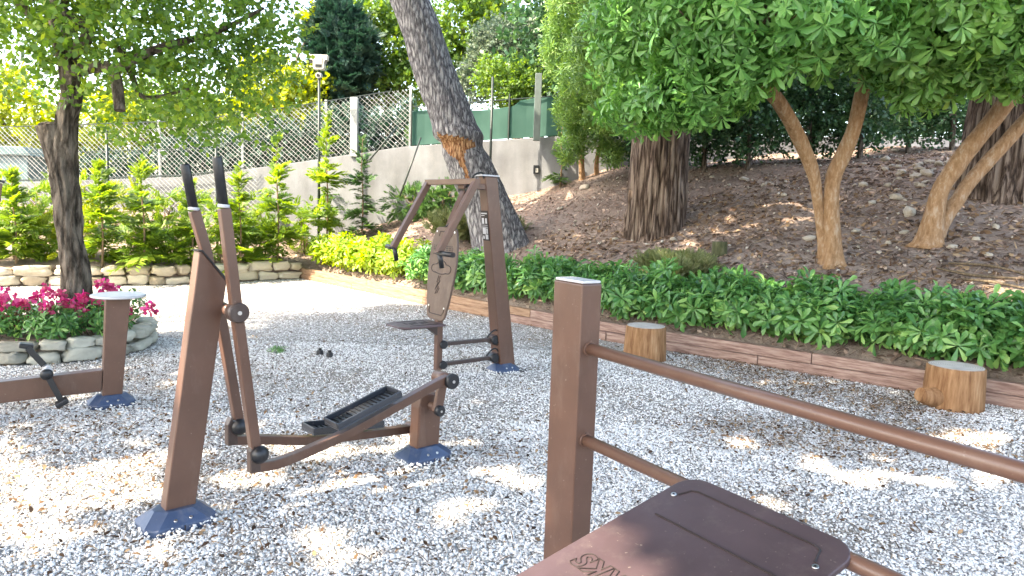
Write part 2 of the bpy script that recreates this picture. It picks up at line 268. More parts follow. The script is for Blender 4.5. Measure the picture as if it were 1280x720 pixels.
# ------------------------------------------------------------------ mesh helpers
class MB:
    def __init__(s): s.v = []; s.f = []
    def add(s, v, f):
        o = len(s.v); s.v += [tuple(p) for p in v]; s.f += [tuple(i + o for i in q) for q in f]; return s
    def box(s, c, d, R=None):
        x, y, z = (k / 2 for k in d); c = Vector(c)
        v = [Vector(p) for p in ((-x, -y, -z), (x, -y, -z), (x, y, -z), (-x, y, -z), (-x, -y, z), (x, -y, z), (x, y, z), (-x, y, z))]
        if R is not None: v = [R @ p for p in v]
        return s.add([c + p for p in v], [(0, 3, 2, 1), (4, 5, 6, 7), (0, 1, 5, 4), (1, 2, 6, 5), (2, 3, 7, 6), (3, 0, 4, 7)])
    def prism(s, poly, y0, y1, plane='xz'):
        f = (lambda a, b, c: (a, c, b)) if plane == 'xz' else ((lambda a, b, c: (a, b, c)) if plane == 'xy' else (lambda a, b, c: (c, a, b)))
        n = len(poly); v = [f(a, b, y0) for a, b in poly] + [f(a, b, y1) for a, b in poly]
        return s.add(v, [tuple(range(n))[::-1], tuple(range(n, 2 * n))] + [(i, (i + 1) % n, n + (i + 1) % n, n + i) for i in range(n)])
    def frustum(s, r0, z0, r1, z1, c=(0, 0)):
        v = []
        for (hx, hy), z in ((r0, z0), (r1, z1)):
            v += [(c[0] - hx, c[1] - hy, z), (c[0] + hx, c[1] - hy, z), (c[0] + hx, c[1] + hy, z), (c[0] - hx, c[1] + hy, z)]
        return s.add(v, [(0, 3, 2, 1), (4, 5, 6, 7), (0, 1, 5, 4), (1, 2, 6, 5), (2, 3, 7, 6), (3, 0, 4, 7)])
    def rings(s, rings, caps=True, closed=True):
        n = len(rings[0]); o = len(s.v)
        for r in rings: s.v += [tuple(p) for p in r]
        for i in range(len(rings) - 1):
            for j in range(n):
                k = (j + 1) % n
                s.f.append((o + i * n + j, o + i * n + k, o + (i + 1) * n + k, o + (i + 1) * n + j))
        if caps:
            s.f.append(tuple(o + j for j in range(n))[::-1]); s.f.append(tuple(o + (len(rings) - 1) * n + j for j in range(n)))
        return s
    def tube(s, pts, r, n=12, caps=True, section=None, disp=None, up=None):
        pts = [Vector(p) for p in pts]; m = len(pts)
        if not hasattr(r, '__len__'): r = [r] * m
        T = []
        for i in range(m):
            a = pts[min(i + 1, m - 1)] - pts[max(i - 1, 0)]; T.append(a.normalized())
        if up is None: up = Vector((0, 0, 1)) if abs(T[0].z) < .9 else Vector((1, 0, 0))
        u = (Vector(up) - T[0] * Vector(up).dot(T[0])).normalized(); R = []
        for i in range(m):
            u = (u - T[i] * u.dot(T[i])).normalized(); w = T[i].cross(u)
            ring = []
            if section:
                k = 1.0
                if 0 < i < m - 1:
                    ca = (pts[i] - pts[i - 1]).normalized().dot((pts[i + 1] - pts[i]).normalized()); k = 1 / max(.5, math.sqrt((1 + ca) / 2))
                for a, b in section: ring.append(pts[i] + u * (a * k) + w * b)
            else:
                for j in range(n):
                    t = 2 * math.pi * j / n; d = u * math.cos(t) + w * math.sin(t); rr = r[i]
                    if disp: rr = rr * (1 + disp(t, i / (m - 1), pts[i] + d * rr))
                    ring.append(pts[i] + d * rr)
            R.append(ring)
        return s.rings(R, caps)
    def cyl(s, a, b, r, n=20, r2=None): return s.tube([a, b], [r, r if r2 is None else r2], n)
    def sphere(s, c, r, n=16, m=10, sq=(1, 1, 1)):
        R = []
        for i in range(1, m):
            a = math.pi * i / m
            R.append([(c[0] + sq[0] * r * math.sin(a) * math.cos(2 * math.pi * j / n), c[1] + sq[1] * r * math.sin(a) * math.sin(2 * math.pi * j / n), c[2] - sq[2] * r * math.cos(a)) for j in range(n)])
        return s.rings(R)
    def build(s, name, mat, parent=None, smooth=False, bevel=0.0, seg=2):
        me = bpy.data.meshes.new(name); me.from_pydata(s.v, [], s.f)
        bm = bmesh.new(); bm.from_mesh(me); bmesh.ops.recalc_face_normals(bm, faces=bm.faces); bm.to_mesh(me); bm.free()
        me.materials.append(mat)
        if smooth:
            me.polygons.foreach_set('use_smooth', [len(p.vertices) <= 4 for p in me.polygons])
        o = bpy.data.objects.new(name, me); COL.objects.link(o)
        if parent: o.parent = parent
        if bevel:
            md = o.modifiers.new('bevel', 'BEVEL'); md.width = bevel; md.segments = seg; md.limit_method = 'ANGLE'; md.angle_limit = rad(35)
        return o

def npmesh(name, V, Q, mat, parent=None, smooth=False):
    me = bpy.data.meshes.new(name); V = np.ascontiguousarray(V, dtype=np.float32); Q = np.ascontiguousarray(Q, dtype=np.int32)
    k = Q.shape[1]; me.vertices.add(len(V)); me.vertices.foreach_set('co', V.ravel())
    me.loops.add(Q.size); me.loops.foreach_set('vertex_index', Q.ravel())
    me.polygons.add(len(Q)); me.polygons.foreach_set('loop_start', np.arange(0, Q.size, k, dtype=np.int32))
    me.update(calc_edges=True); me.materials.append(mat)
    if smooth: me.polygons.foreach_set('use_smooth', np.ones(len(Q), dtype=bool))
    o = bpy.data.objects.new(name, me); COL.objects.link(o)
    if parent: o.parent = parent
    return o
def scat(tv, tq, P, R, Sc):
    m, n = len(P), len(tv)
    V = np.einsum('mij,nj->mni', R, tv) * np.asarray(Sc).reshape(m, 1, -1) + P[:, None, :]
    Q = tq[None] + (np.arange(m) * n)[:, None, None]
    return V.reshape(-1, 3), Q.reshape(-1, tq.shape[1])
def frames(Z, spin=None):
    Z = Z / np.linalg.norm(Z, axis=1, keepdims=True); m = len(Z)
    A = rng.normal(size=(m, 3)); X = A - Z * np.sum(A * Z, 1, keepdims=True); X /= np.linalg.norm(X, axis=1, keepdims=True)
    return np.stack([X, np.cross(Z, X), Z], axis=2)
def rot_frames(X, Zhint):
    X = X / np.linalg.norm(X, axis=1, keepdims=True); Z = Zhint - X * np.sum(X * Zhint, 1, keepdims=True); Z /= np.linalg.norm(Z, axis=1, keepdims=True)
    return np.stack([X, np.cross(Z, X), Z], axis=2)

def leaf(o, az, el, L, w, base=.06, fold=.25):
    """one folded leaf as 4 quads growing from o"""
    d = np.array([math.cos(az) * math.cos(el), math.sin(az) * math.cos(el), math.sin(el)])
    sd = np.array([-math.sin(az), math.cos(az), 0]); up = np.cross(d, sd)
    def P(t, s, lift=0): return o + d * (L * t) + sd * (w * s) + up * (lift)
    f = fold * w; dr = -.10 * L
    v = [P(base, 0, 0), P(.55, -.34, f * .7), P(.55, 0, 0), P(.55, .34, f * .7), P(.82, -.5, f + dr * .4), P(.82, 0, dr * .4), P(.82, .5, f + dr * .4), P(1, -.16, dr * .9), P(1.02, 0, dr), P(1, .16, dr * .9)]
    q = [(0, 1, 4, 2), (2, 4, 5, 2), (0, 2, 6, 3), (1, 4, 5, 2), (2, 5, 6, 3), (4, 7, 8, 5), (5, 8, 9, 6)]
    q = [(0, 1, 2, 2), (0, 2, 3, 3), (1, 4, 5, 2), (2, 5, 6, 3), (4, 7, 8, 5), (5, 8, 9, 6)]
    return v, q
def rosette(n=8, L=.17, w=.055, seed=0):
    r = random.Random(seed); V = []; Q = []
    for i in range(n):
        az = 2 * math.pi * i / n + r.uniform(-.2, .2); el = r.choice([-.1, .1, .2, .35, .6]) + r.uniform(-.1, .1)
        v, q = leaf(np.zeros(3) + np.array([0, 0, r.uniform(-.02, .02)]), az, el, L * r.uniform(.75, 1.1), w * r.uniform(.85, 1.15))
        o = len(V); V += v; Q += [tuple(k + o for k in f) for f in q]
    Q2 = [q if q[2] != q[3] else q for q in Q]
    return np.array(V), np.array(Q2)
def to_tris(Q):
    """split quads (some degenerate) into triangles"""
    T = [];
    for a, b, c, d in Q:
        T.append((a, b, c))
        if d != c: T.append((a, c, d))
    return np.array(T)
def twig(n=12, L=.32, ll=.07, lw=.028, seed=0):
    r = random.Random(seed); V = []; Q = []
    for i in range(n):
        t = (i + .5) / n; a = r.uniform(0, 6.28); o = np.array([t * L, r.uniform(-.03, .03), r.uniform(-.03, .03)])
        d = np.array([.5, math.cos(a), math.sin(a)]); d /= np.linalg.norm(d); s = np.cross(d, [r.uniform(-1, 1), r.uniform(-1, 1), 1]); s /= np.linalg.norm(s)
        l = ll * r.uniform(.7, 1.2); w = lw * r.uniform(.8, 1.2); b = len(V)
        V += [o, o + d * l * .5 - s * w, o + d * l, o + d * l * .5 + s * w]; Q.append((b, b + 1, b + 2, b + 3))
    return np.array(V), np.array(Q)
def frond(n=22, L=.5, seed=0):
    """flat feathery conifer spray along +x, drooping"""
    r = random.Random(seed); V = []; Q = []
    for i in range(n):
        t = (i // 2 + .6) / (n / 2); sd = 1 if i % 2 else -1; wl = .42 * L * (1 - .75 * t) + .05
        o = np.array([t * L * .92, 0, -.16 * L * t * t]); a = sd * r.uniform(.55, .85)
        d = np.array([math.cos(a), math.sin(a), r.uniform(-.35, .1)]); s = np.array([-math.sin(a), math.cos(a), r.uniform(-.4, .4)])
        w = wl * .12; b = len(V)
        V += [o, o + d * wl * .55 - s * w, o + d * wl, o + d * wl * .5 + s * w]; Q.append((b, b + 1, b + 2, b + 3))
    return np.array(V), np.array(Q)

ROS = [(lambda vq: (vq[0], to_tris(vq[1])))(rosette(k, .17, .046, s)) for k, s in ((8, 1), (9, 2), (7, 3))]
NAR = [(lambda vq: (vq[0], to_tris(vq[1])))(rosette(9, .17, .026, s)) for s in (4, 5)]
HED = [(lambda vq: (vq[0], to_tris(vq[1])))(rosette(k, .13, .037, s)) for k, s in ((8, 6), (9, 7), (7, 8))]
TWG = [twig(12, .32, .075, .03, s) for s in (1, 2, 3)]
BIG = [twig(10, .55, .17, .07, s) for s in (4, 5)]
FRO = [frond(34, .5, s) for s in (1, 2, 3)]

def blob_points(blobs, n, shell=.55):
    """points through ellipsoids, denser near their surfaces, with outward normals; clumpy"""
    vol = np.array([b[1][0] * b[1][1] * b[1][2] for b in blobs]) ** (2 / 3); cnt = (vol / vol.sum() * n).astype(int) + 1
    P, Z = [], []
    for (c, r), k in zip(blobs, cnt):
        d = rng.normal(size=(k, 3)); d /= np.linalg.norm(d, axis=1, keepdims=True)
        rr = shell + (1 - shell) * rng.random(k) ** .6
        lump = np.array([1 + .22 * noise.noise(Vector(x * 2.3 + np.array(c))) for x in d])
        P.append(np.array(c) + d * np.array(r) * (rr * lump)[:, None]); Z.append(d / np.array(r))
    P, Z = np.concatenate(P), np.concatenate(Z); Z /= np.linalg.norm(Z, axis=1, keepdims=True)
    return P, Z
def crown(name, temps, P, Z, mat, parent, s0=.8, s1=1.2, up=.35, jit=.5, mode='z'):
    idx = rng.integers(0, len(temps), len(P)); Vs, Qs, o = [], [], 0
    Zj = Z + np.array([0, 0, up]) + rng.normal(size=P.shape) * jit
    for k, (tv, tq) in enumerate(temps):
        sel = idx == k
        if not sel.any(): continue
        R = frames(Zj[sel]) if mode == 'z' else rot_frames(Zj[sel], np.tile(np.array([0, 0, 1.0]), (sel.sum(), 1)) + rng.normal(size=(sel.sum(), 3)) * .4)
        V, Q = scat(tv, tq, P[sel], R, rng.uniform(s0, s1, sel.sum()))
        Vs.append(V); Qs.append(Q + o); o += len(V)
    return npmesh(name, np.concatenate(Vs), np.concatenate(Qs), mat, parent)

def spline(pts, m=40):
    pts = [Vector(p) for p in pts]; out = []; n = len(pts) - 1
    for k in range(m):
        t = k / (m - 1) * n; i = min(int(t), n - 1); f = t - i
        p0, p1, p2, p3 = pts[max(i - 1, 0)], pts[i], pts[i + 1], pts[min(i + 2, n)]
        out.append(.5 * ((2 * p1) + (p2 - p0) * f + (2 * p0 - 5 * p1 + 4 * p2 - p3) * f * f + (3 * p1 - p0 - 3 * p2 + p3) * f ** 3))
    return out
def lerp(vals, m): return list(np.interp(np.linspace(0, 1, m), np.linspace(0, 1, len(vals)), vals))
def ridge(amp, k, kz, seed=0.0):
    def f(t, u, p):
        q = Vector((math.cos(t) * k + seed, math.sin(t) * k, p.z * kz + p.x * .3))
        return amp * (1 - 2.2 * abs(noise.noise(q))) - amp * .4 + amp * .4 * noise.noise(q * 2.7)
    return f
def limb(mb, pts, r, m=14, n=8):
    mb.tube(spline(pts, m), lerp(r, m), n)

# ------------------------------------------------------------------ ground
g = MB(); g.add([(-400, -400, 0), (400, -400, 0), (400, 400, 0), (-400, 400, 0)], [(0, 1, 2, 3)])
tag(g.build('ground', M['ground']), 'pale grey gravel ground of the exercise yard', None, kind='structure')
xs = np.concatenate([np.arange(-40, -15, 2.0), np.arange(-15, 14, .14), np.arange(14, 45, 2.0)])
ys = np.concatenate([np.arange(-6, 2, 1.0), np.arange(2, 19, .14), np.arange(19, 80, 3.0)])
X, Y = np.meshgrid(xs, ys); H = hgt(X, Y); nx, ny = len(xs), len(ys)
I = np.arange(nx * ny).reshape(ny, nx)
Q = np.stack([I[:-1, :-1], I[:-1, 1:], I[1:, 1:], I[1:, :-1]], -1).reshape(-1, 4)
Hf = H.ravel(); Q = Q[(Hf[Q] > 0).any(1)]
tag(npmesh('hillside', np.stack([X.ravel(), Y.ravel(), Hf], 1), Q, M['soil'], smooth=True), 'brown earth bank rising behind the timber edging', None, kind='structure')

def oct_t(seed):
    r = random.Random(seed); v = []
    for d in ((1, 0, 0), (0, 1, 0), (-1, 0, 0), (0, -1, 0), (0, 0, 1), (0, 0, -1)):
        k = r.uniform(.7, 1.15); v.append([d[0] * k + r.uniform(-.2, .2), d[1] * k * .8 + r.uniform(-.2, .2), d[2] * k * .6])
    f = [(0, 1, 4), (1, 2, 4), (2, 3, 4), (3, 0, 4), (1, 0, 5), (2, 1, 5), (3, 2, 5), (0, 3, 5)]
    return np.array(v), np.array(f)
PEB = [oct_t(s) for s in range(4)]
def pebbles(name, P, s0, s1, mat, sink=.2):
    Vs, Qs, o = [], [], 0; idx = rng.integers(0, 4, len(P))
    for k in range(4):
        p = P[idx == k].copy(); m = len(p); sc = rng.uniform(s0, s1, m) * rng.choice([.5, .7, .9, 1.1, 1.45], m)
        p[:, 2] += sc * sink
        R = frames(np.tile(np.array([0, 0, 1.0]), (m, 1)) + rng.normal(size=(m, 3)) * .45)
        V, Qq = scat(PEB[k][0], PEB[k][1], p, R, sc); Vs.append(V); Qs.append(Qq + o); o += len(V)
    return npmesh(name, np.concatenate(Vs), np.concatenate(Qs), mat)
def yard_points(y0, y1, dens):
    x0, x1 = -.85 * y1 - .6, .85 * y1 + .6; n = int((x1 - x0) * (y1 - y0) * dens)
    x = rng.uniform(x0, x1, n); y = rng.uniform(y0, y1, n)
    ok = (np.abs(x) < .82 * y + .5) & (s_t(x, y) < -.02) & (s_w(x, y) < -.1) & ((x + 4.8) ** 2 + (y - 7.35) ** 2 > .95 ** 2)
    nz = np.array([noise.noise(Vector((a * .9, b * .9, 4))) + .5 * noise.noise(Vector((a * 2.9, b * 2.9, 8))) for a, b in zip(x, y)]); ok &= rng.random(n) < np.clip(.85 + .9 * nz, .4, 1)
    return np.stack([x[ok], y[ok], np.zeros(ok.sum())], 1)
P = np.concatenate([yard_points(1.2, 3.2, 9500), yard_points(3.2, 5.2, 7200), yard_points(5.2, 8, 3200), yard_points(8, 15, 700)])
tag(pebbles('gravel', P, .0062, .0112, M['pebble'], .3), 'loose white and grey gravel chips covering the yard', 'gravel', kind='stuff')

FT = [((-1.638, 3.317), 42.9, (.02, 0), .17, .13), ((-1.638, 3.317), 42.9, (1.51, 0), .17, .125), ((-.052, 6.871), -142.3, (.03, .02), .15, .13), ((-3.093, 5.247), -143.9, (-.05, 0), .16, .125)]
Pf = []
for (ox, oy), an, (cx, cy), hx_, hy_ in FT:
    ca, sa = math.cos(rad(an)), math.sin(rad(an)); k = 420; a_ = rng.random(k) * 2 * math.pi; q_ = np.stack([np.cos(a_), np.sin(a_)], 1); q_ /= np.abs(q_).max(1, keepdims=True); g_ = np.abs(rng.normal(size=k)) * .045
    lx = cx + q_[:, 0] * (hx_ + g_ - .012); ly = cy + q_[:, 1] * (hy_ + g_ - .012); Pf.append(np.stack([ox + lx * ca - ly * sa, oy + lx * sa + ly * ca, .008 + .026 * np.exp(-g_ / .03)], 1))
tag(pebbles('gravel', np.concatenate(Pf), .007, .012, M['pebble'], .2), 'gravel chips pushed up against the blue machine feet', 'gravel', kind='stuff')
# dry leaves and needles on the gravel, clustered
LT = (np.array([(-.5, -.16, 0), (0, -.3, .12), (.5, -.05, .02), (.5, .05, .02), (0, .3, .1), (-.5, .16, 0)]), np.array([(0, 1, 4, 5), (1, 2, 3, 4)]))
ST = (np.array([(-1, -.06, 0), (0, -.08, .12), (1, -.03, .03), (1, .03, .03), (0, .08, .12), (-1, .06, 0)]), np.array([(0, 1, 4, 5), (1, 2, 3, 4)]))
def litter(name, P, Nrm, s0, s1, mat, sticks=.4):
    k = rng.random(len(P)) < sticks; Vs, Qs, o = [], [], 0
    for (tv, tq), sel in ((LT, ~k), (ST, k)):
        if not sel.any(): continue
        R = frames(Nrm[sel] + rng.normal(size=(sel.sum(), 3)) * .28); V, Qq = scat(tv, tq, P[sel], R, rng.uniform(s0, s1, sel.sum()))
        Vs.append(V); Qs.append(Qq + o); o += len(V)
    return npmesh(name, np.concatenate(Vs), np.concatenate(Qs), mat)
C = []
for px, py, r, k in ((560, 560, .35, 90), (600, 575, .4, 110), (420, 590, .4, 90), (330, 600, .4, 90), (300, 690, .5, 80), (60, 560, .7, 200), (40, 520, .7, 260), (180, 470, .7, 240), (320, 460, .5, 60),
                     (940, 540, .35, 260), (1060, 560, .35, 200), (1160, 545, .35, 220), (1240, 580, .3, 120), (900, 455, .35, 240), (1010, 490, .4, 320), (1120, 510, .3, 260), (960, 470, .4, 260), (530, 430, .6, 60), (1000, 640, .4, 60), (90, 640, .6, 100)):
    c = atz(px, py); k = int(k * (4.5 if px > 850 else 2.6)); C.append(np.stack([c.x + rng.normal(size=k) * r, c.y + rng.normal(size=k) * r * .8], 1))
u = rng.uniform(0, 1, 900); pl = TP[1] + (TP[3] - TP[1]) * u[:, None]; pl = pl - TN * (np.abs(rng.normal(size=900)) * .35 + .05)[:, None]; C.append(pl)
C.append(np.stack([rng.uniform(-7, 5, 11000), rng.uniform(1.5, 11, 11000)], 1)); C.append(np.stack([rng.normal(size=4200) * 1.1 - 2.5, rng.normal(size=4200) * 1.1 + 4.2], 1))
C = np.concatenate(C); ok = (s_t(C[:, 0], C[:, 1]) < -.03) & (s_w(C[:, 0], C[:, 1]) < -.1); C = C[ok]
tag(litter('leaf_litter', np.column_stack([C, np.full(len(C), .02)]), np.tile(np.array([0, 0, 1.0]), (len(C), 1)), .010, .038, M['litter'], .5), 'brown dry leaves and needles scattered on the gravel', 'leaf litter', kind='stuff')

# mulch on the bank
def bank_points(n, x0, x1, y0, y1, smin=.12):
    x = rng.uniform(x0, x1, n); y = rng.uniform(y0, y1, n); ok = (np.maximum(s_t(x, y), s_w(x, y)) > smin) & (np.abs(x) < .85 * y + 1)
    x, y = x[ok], y[ok]; z = hgt(x, y); e = .08
    nrm = np.stack([-(hgt(x + e, y) - z) / e, -(hgt(x, y + e) - z) / e, np.ones_like(x)], 1); nrm = np.clip(nrm, -1, 1)
    return np.stack([x, y, z + .008], 1), nrm
P, Nn = bank_points(64000, -6, 13, 3.5, 17.2)
tag(litter('mulch', P, Nn, .03, .085, M['mulch'], .5), 'brown bark mulch and dry leaves over the earth bank', 'mulch', kind='stuff')
P, Nn = bank_points(17000, 0.5, 11, 4, 13, .9)
tag(litter('leaf_litter', P, Nn, .04, .11, M['litter'], .5), 'pale dry leaves lying on the bank round the orange trunks', 'leaf litter', kind='stuff')
P, Nn = bank_points(2600, -2, 12, 4.5, 16.5, .5)
tag(pebbles('bank_gravel', P, .012, .035, M['rock'], .2), 'small pale stones scattered over the brown bank', 'small stones', kind='stuff')

# ------------------------------------------------------------------ timber edging
def edging():
    t = thing('timber_edging', 'two high wooden timber edging between the gravel and the planted bank', 'edging', (0, 0, 0))
    def off(u): return TP[0] + TD * u + TN * np.interp(u, TU, TO)
    marks = [0.0, 2.3, 4.65, 6.6, 8.5, 10.4, 12.4, 14.5, 17.2]
    for row in (0, 1):
        us = [m + (.55 * row if 0 < i < len(marks) - 1 else 0) for i, m in enumerate(marks)]
        for i in range(len(us) - 1):
            a, b = off(us[i] + .004), off(us[i + 1] - .004); d = np.array([b[0] - a[0], b[1] - a[1]]); L = np.linalg.norm(d); d /= L
            mb = MB(); k = 14; R = []
            for j in range(k + 1):
                f = j / k; wob = .006 * noise.noise(Vector((f * 3 + i * 7, row * 9, 1)))
                h = .055 - .012 * row * 0; w = .055 - .008 * row
                R.append([(w * sy + wob, .0 + h * sz + wob, f * L) for sy, sz in ((-1, -1), (1, -1), (1, 1), (-1, 1))])
            mb.rings(R)
            o = mb.build('timber_beam', M['timberw'] if us[i] < 6 else M['timber'], t, bevel=.008)
            dx = Vector((d[0], d[1], 0)); nn = Vector((d[1], -d[0], 0)); up = Vector((0, 0, 1))
            mt = Matrix((-nn, up, dx)).transposed().to_4x4(); mt.translation = (a[0], a[1], .056 + .113 * row); o.matrix_local = mt
edging()

# ------------------------------------------------------------------ stone walls
def rockv(seed, dims, n=8, m=6, amp=.16, sq=.55):
    r = random.Random(seed); mb = MB(); R = []
    for i in range(1, m):
        a = math.pi * i / m; ring = []
        for j in range(n):
            b = 2 * math.pi * j / n; d = Vector((math.sin(a) * math.cos(b), math.sin(a) * math.sin(b), -math.cos(a)))
            e = Vector([math.copysign(abs(c) ** sq, c) for c in d]) * (1 + amp * noise.noise(d * 1.6 + Vector((seed * 3.1, 0, 0))))
            ring.append((e.x * dims[0] / 2, e.y * dims[1] / 2, e.z * dims[2] / 2))
        R.append(ring)
    mb.rings(R); return mb
def stonewall(name, path, rows, mat, depth, label, cat, seed, lmin=.22, lmax=.6, z0=0):
    mb = MB(); r = random.Random(seed); path = [Vector((*p, 0)) for p in path]
    L = [0]
    for a, b in zip(path, path[1:]): L.append(L[-1] + (b - a).length)
    def at(u):
        for i in range(len(path) - 1):
            if u <= L[i + 1] or i == len(path) - 2:
                f = (u - L[i]) / (L[i + 1] - L[i]); return path[i].lerp(path[i + 1], f), (path[i + 1] - path[i]).normalized()
    z = z0
    for k, h in enumerate(rows):
        u = r.uniform(-.2, 0)
        while u < L[-1]:
            l = r.uniform(lmin, lmax); p, d = at(min(max(u + l / 2, 0), L[-1])); hh = h * r.uniform(.74, 1.16)
            q = rockv(r.randint(0, 999), (l * 1.0, depth * r.uniform(.85, 1.1), hh), 14, 10, .42, .55)
            n = Vector((-d.y, d.x, 0)); M3 = Matrix((d, n, Vector((0, 0, 1)))).transposed() @ Matrix.Rotation(r.uniform(-.06, .06), 3, 'Y')
            v = [M3 @ Vector(x) + p + n * r.uniform(-.02, .02) + Vector((0, 0, z + hh / 2)) for x in q.v]
            mb.add(v, q.f); u += l + .008
        z += h
    # packed earth core between the stones, set back from their faces
    o = mb.build(name, mat, None, True); return tag(o, label, cat)
stonewall('stone_wall', [tuple(p) for p in WP], [.19, .18], M['stone'], .22, 'low dry stone wall of cream stones along the planted bed', 'stone wall', 3)
PC = Vector((-4.82, 7.35, 0))
ring = [(PC.x + .87 * math.cos(a), PC.y + .87 * math.sin(a)) for a in np.linspace(0, 2 * math.pi, 40)]
pt = thing('stone_planter', 'round planter ring of grey white stones under the olive tree', 'planter')
w = stonewall('stone_ring', ring, [.125, .115], M['stone_grey'], .2, None, None, 8, .16, .36); w.parent = pt
mb = MB(); mb.cyl((PC.x, PC.y, .0), (PC.x, PC.y, .2), .82, 40); mb.build('soil_fill', M['soil'], pt)

# ------------------------------------------------------------------ concrete wall, fences
FW = [(-22, 17.0, 1.45), (-14, 17.4, 1.75), (-7.9, 17.3, 2.13), (-5.3, 17.2, 2.55), (-2.7, 17.0, 2.99), (1.2, 16.6, 3.34), (4.2, 16.9, 3.42), (9, 17.8, 3.7), (16, 19, 3.9)]
mb = MB(); R = []
for i, (x, y, z) in enumerate(FW):
    R.append([(x, y - .1, -.2), (x, y + .1, -.2), (x, y + .1, z), (x, y - .1, z)])
mb.rings(R); cw = mb.build('concrete_wall', M['concrete'], None, bevel=.012)
tag(cw, 'pale grey concrete retaining wall with a sloping top behind the saplings', 'concrete wall')
def fw(x):
    xs_ = [p[0] for p in FW]; return float(np.interp(x, xs_, [p[1] for p in FW])), float(np.interp(x, xs_, [p[2] for p in FW]))
sb = aty(670, 212, fw(.6)[0] - .115)
so = thing('socket_box', 'small black socket box on the pale concrete wall', 'socket box', sb)
mb = MB(); mb.box((0, 0, 0), (.13, .05, .2)); mb.build('housing', M['black'], so, bevel=.008)
mb = MB(); mb.box((.02, -.032, -.02), (.06, .015, .1)); mb.build('cover', M['whitepaint'], so, bevel=.004)

def chainlink(name, x0, x1, hh, label, dz=0.0, dy=0.0):
    t = thing(name, label, 'fence', (0, 0, 0))
    for sgn, mat, r in ((-1, M['mesh'], .006), (1, M['meshd'], .0045)):
        mb = MB(); n = int((x1 - x0 + hh) / .115)
        for i in range(n):
            xa = x0 - hh + i * .115 + random.uniform(-.014, .014)
            if random.random() < .03: continue
            seg = []
            for k in (0, .5, 1):
                f = k if sgn > 0 else 1 - k; x = xa + hh * k
                seg.append((x, f))
            lo, hi = 0.0, 1.0
            ka = max(0, (x0 - xa) / hh); kb = min(1, (x1 - xa) / hh)
            if kb - ka < .02: continue
            pts = []
            for k in (ka, (ka + kb) / 2, kb):
                x = xa + hh * k; f = k if sgn > 0 else 1 - k; y, z = fw(x); pts.append((x, y + dy + (.01 if sgn > 0 else 0), z + dz + f * hh + .02))
            mb.tube(pts, r, 4, False)
        mb.build('wire_mesh', mat, t)
    for f in (1.0, .5, .03):
        mb = MB(); pts = []
        for x in np.arange(x0, x1 + .01, .5): y, z = fw(x); pts.append((x, y + dy - .02, z + dz + f * hh + .02))
        mb.tube(pts, .012 if f == 1 else .006, 6); mb.build('tension_wire', M['darkgreen'], t)
    x = x0 + .15
    while x < x1 + .1:
        y, z = fw(x); mb = MB(); mb.box((x, y + dy + .09 * (dy == 0) + .045 * (dy != 0), z + dz + hh / 2 - .1), (.055, .055, hh + .35)); mb.build('fence_post', M['galv'], t, bevel=.006); x += 2.05
    return t
chainlink('chain_link_fence', -15.0, -2.55, 1.32, 'chain link wire fence along the top of the concrete wall at the left')
chainlink('chain_link_fence', -13.5, -6.2, 1.0, 'lower chain link wire fence standing right in front of the wall at the left', -.99, -.2)
# broad concrete post at the fence's end
def lone_post(name, px, ytop, ybot, yy, w, mat, label, cat='post', group=None, base=None):
    a, b = aty(px, ytop, yy), aty(px, ybot, yy); mb = MB()
    mb.box(((a.x + b.x) / 2, yy, (a.z + b.z) / 2), (w, w, a.z - b.z)); o = mb.build(name, mat, None, bevel=.008); tag(o, label, cat, group); return o
lone_post('concrete_post', 443, 122, 196, 17.02, .17, M['galv'], 'thick pale concrete post in the chain link fence')
sc = thing('green_screen_fence', 'low green windscreen net fence behind the leaning pine', 'fence')
mb = MB(); R = []
for x in np.arange(-2.5, 3.2, .15):
    y, z = fw(x); top = .78 + .05 * math.sin(x * 2.2) + (.1 if x > 0 else 0)
    wv = .03 * math.sin(x * 5)
    R.append([(x, y + wv, z + .03), (x, y + .008 + wv, z + .03), (x, y + .008 + wv, z + top), (x, y + wv, z + top)])
mb.rings(R); mb.build('screen_net', M['screen'], sc)
for x in np.arange(-2.5, 3.3, 1.15):
    y, z = fw(x); mb = MB(); mb.cyl((x, y - .04, z - .1), (x, y - .04, z + 1.05), .022, 8); mb.build('fence_post', M['darkgreen'], sc)
mb = MB(); mb.tube([(x, fw(x)[0] - .04, fw(x)[1] + .92) for x in np.arange(-2.5, 3.3, .4)], .014, 6); mb.build('top_rail', M['darkgreen'], sc)
lone_post('steel_post', 672, 92, 176, 16.4, .15, M['steelgrey'], 'thick grey post at the right end of the green screen', 'post')
for px, yt, yb, yy, lab in ((587, 122, 252, 15.6, 'thin black pole left of the leaning pine trunk'), (616, 96, 222, 15.9, 'thin black pole just right of the leaning pine trunk'),
                            (133, 163, 320, 14.6, 'thin black pole right of the olive trunk'), (270, 176, 330, 14.9, 'thin black pole directly behind the elliptical handles')):
    a, b = aty(px, yt, yy), aty(px, yb, yy); mb = MB(); mb.cyl((a.x, yy, min(b.z, gz(a.x, yy)) - .1), (a.x, yy, a.z), .028, 8)
    tag(mb.build('black_pole', M['darkgreen'], None, True), lab, 'pole', 'thin black poles before the wall')
for p, q, lab in (((497, 158), (462, 200), 'slanting black brace by the right end of the wire mesh'), ((526, 172), (500, 245), 'slanting black brace between the dark saplings')):
    a, b = aty(*p, 16.3), aty(*q, 15.9); mb = MB(); mb.cyl(a, b, .02, 8); tag(mb.build('brace', M['darkgreen'], None, True), lab, 'brace')

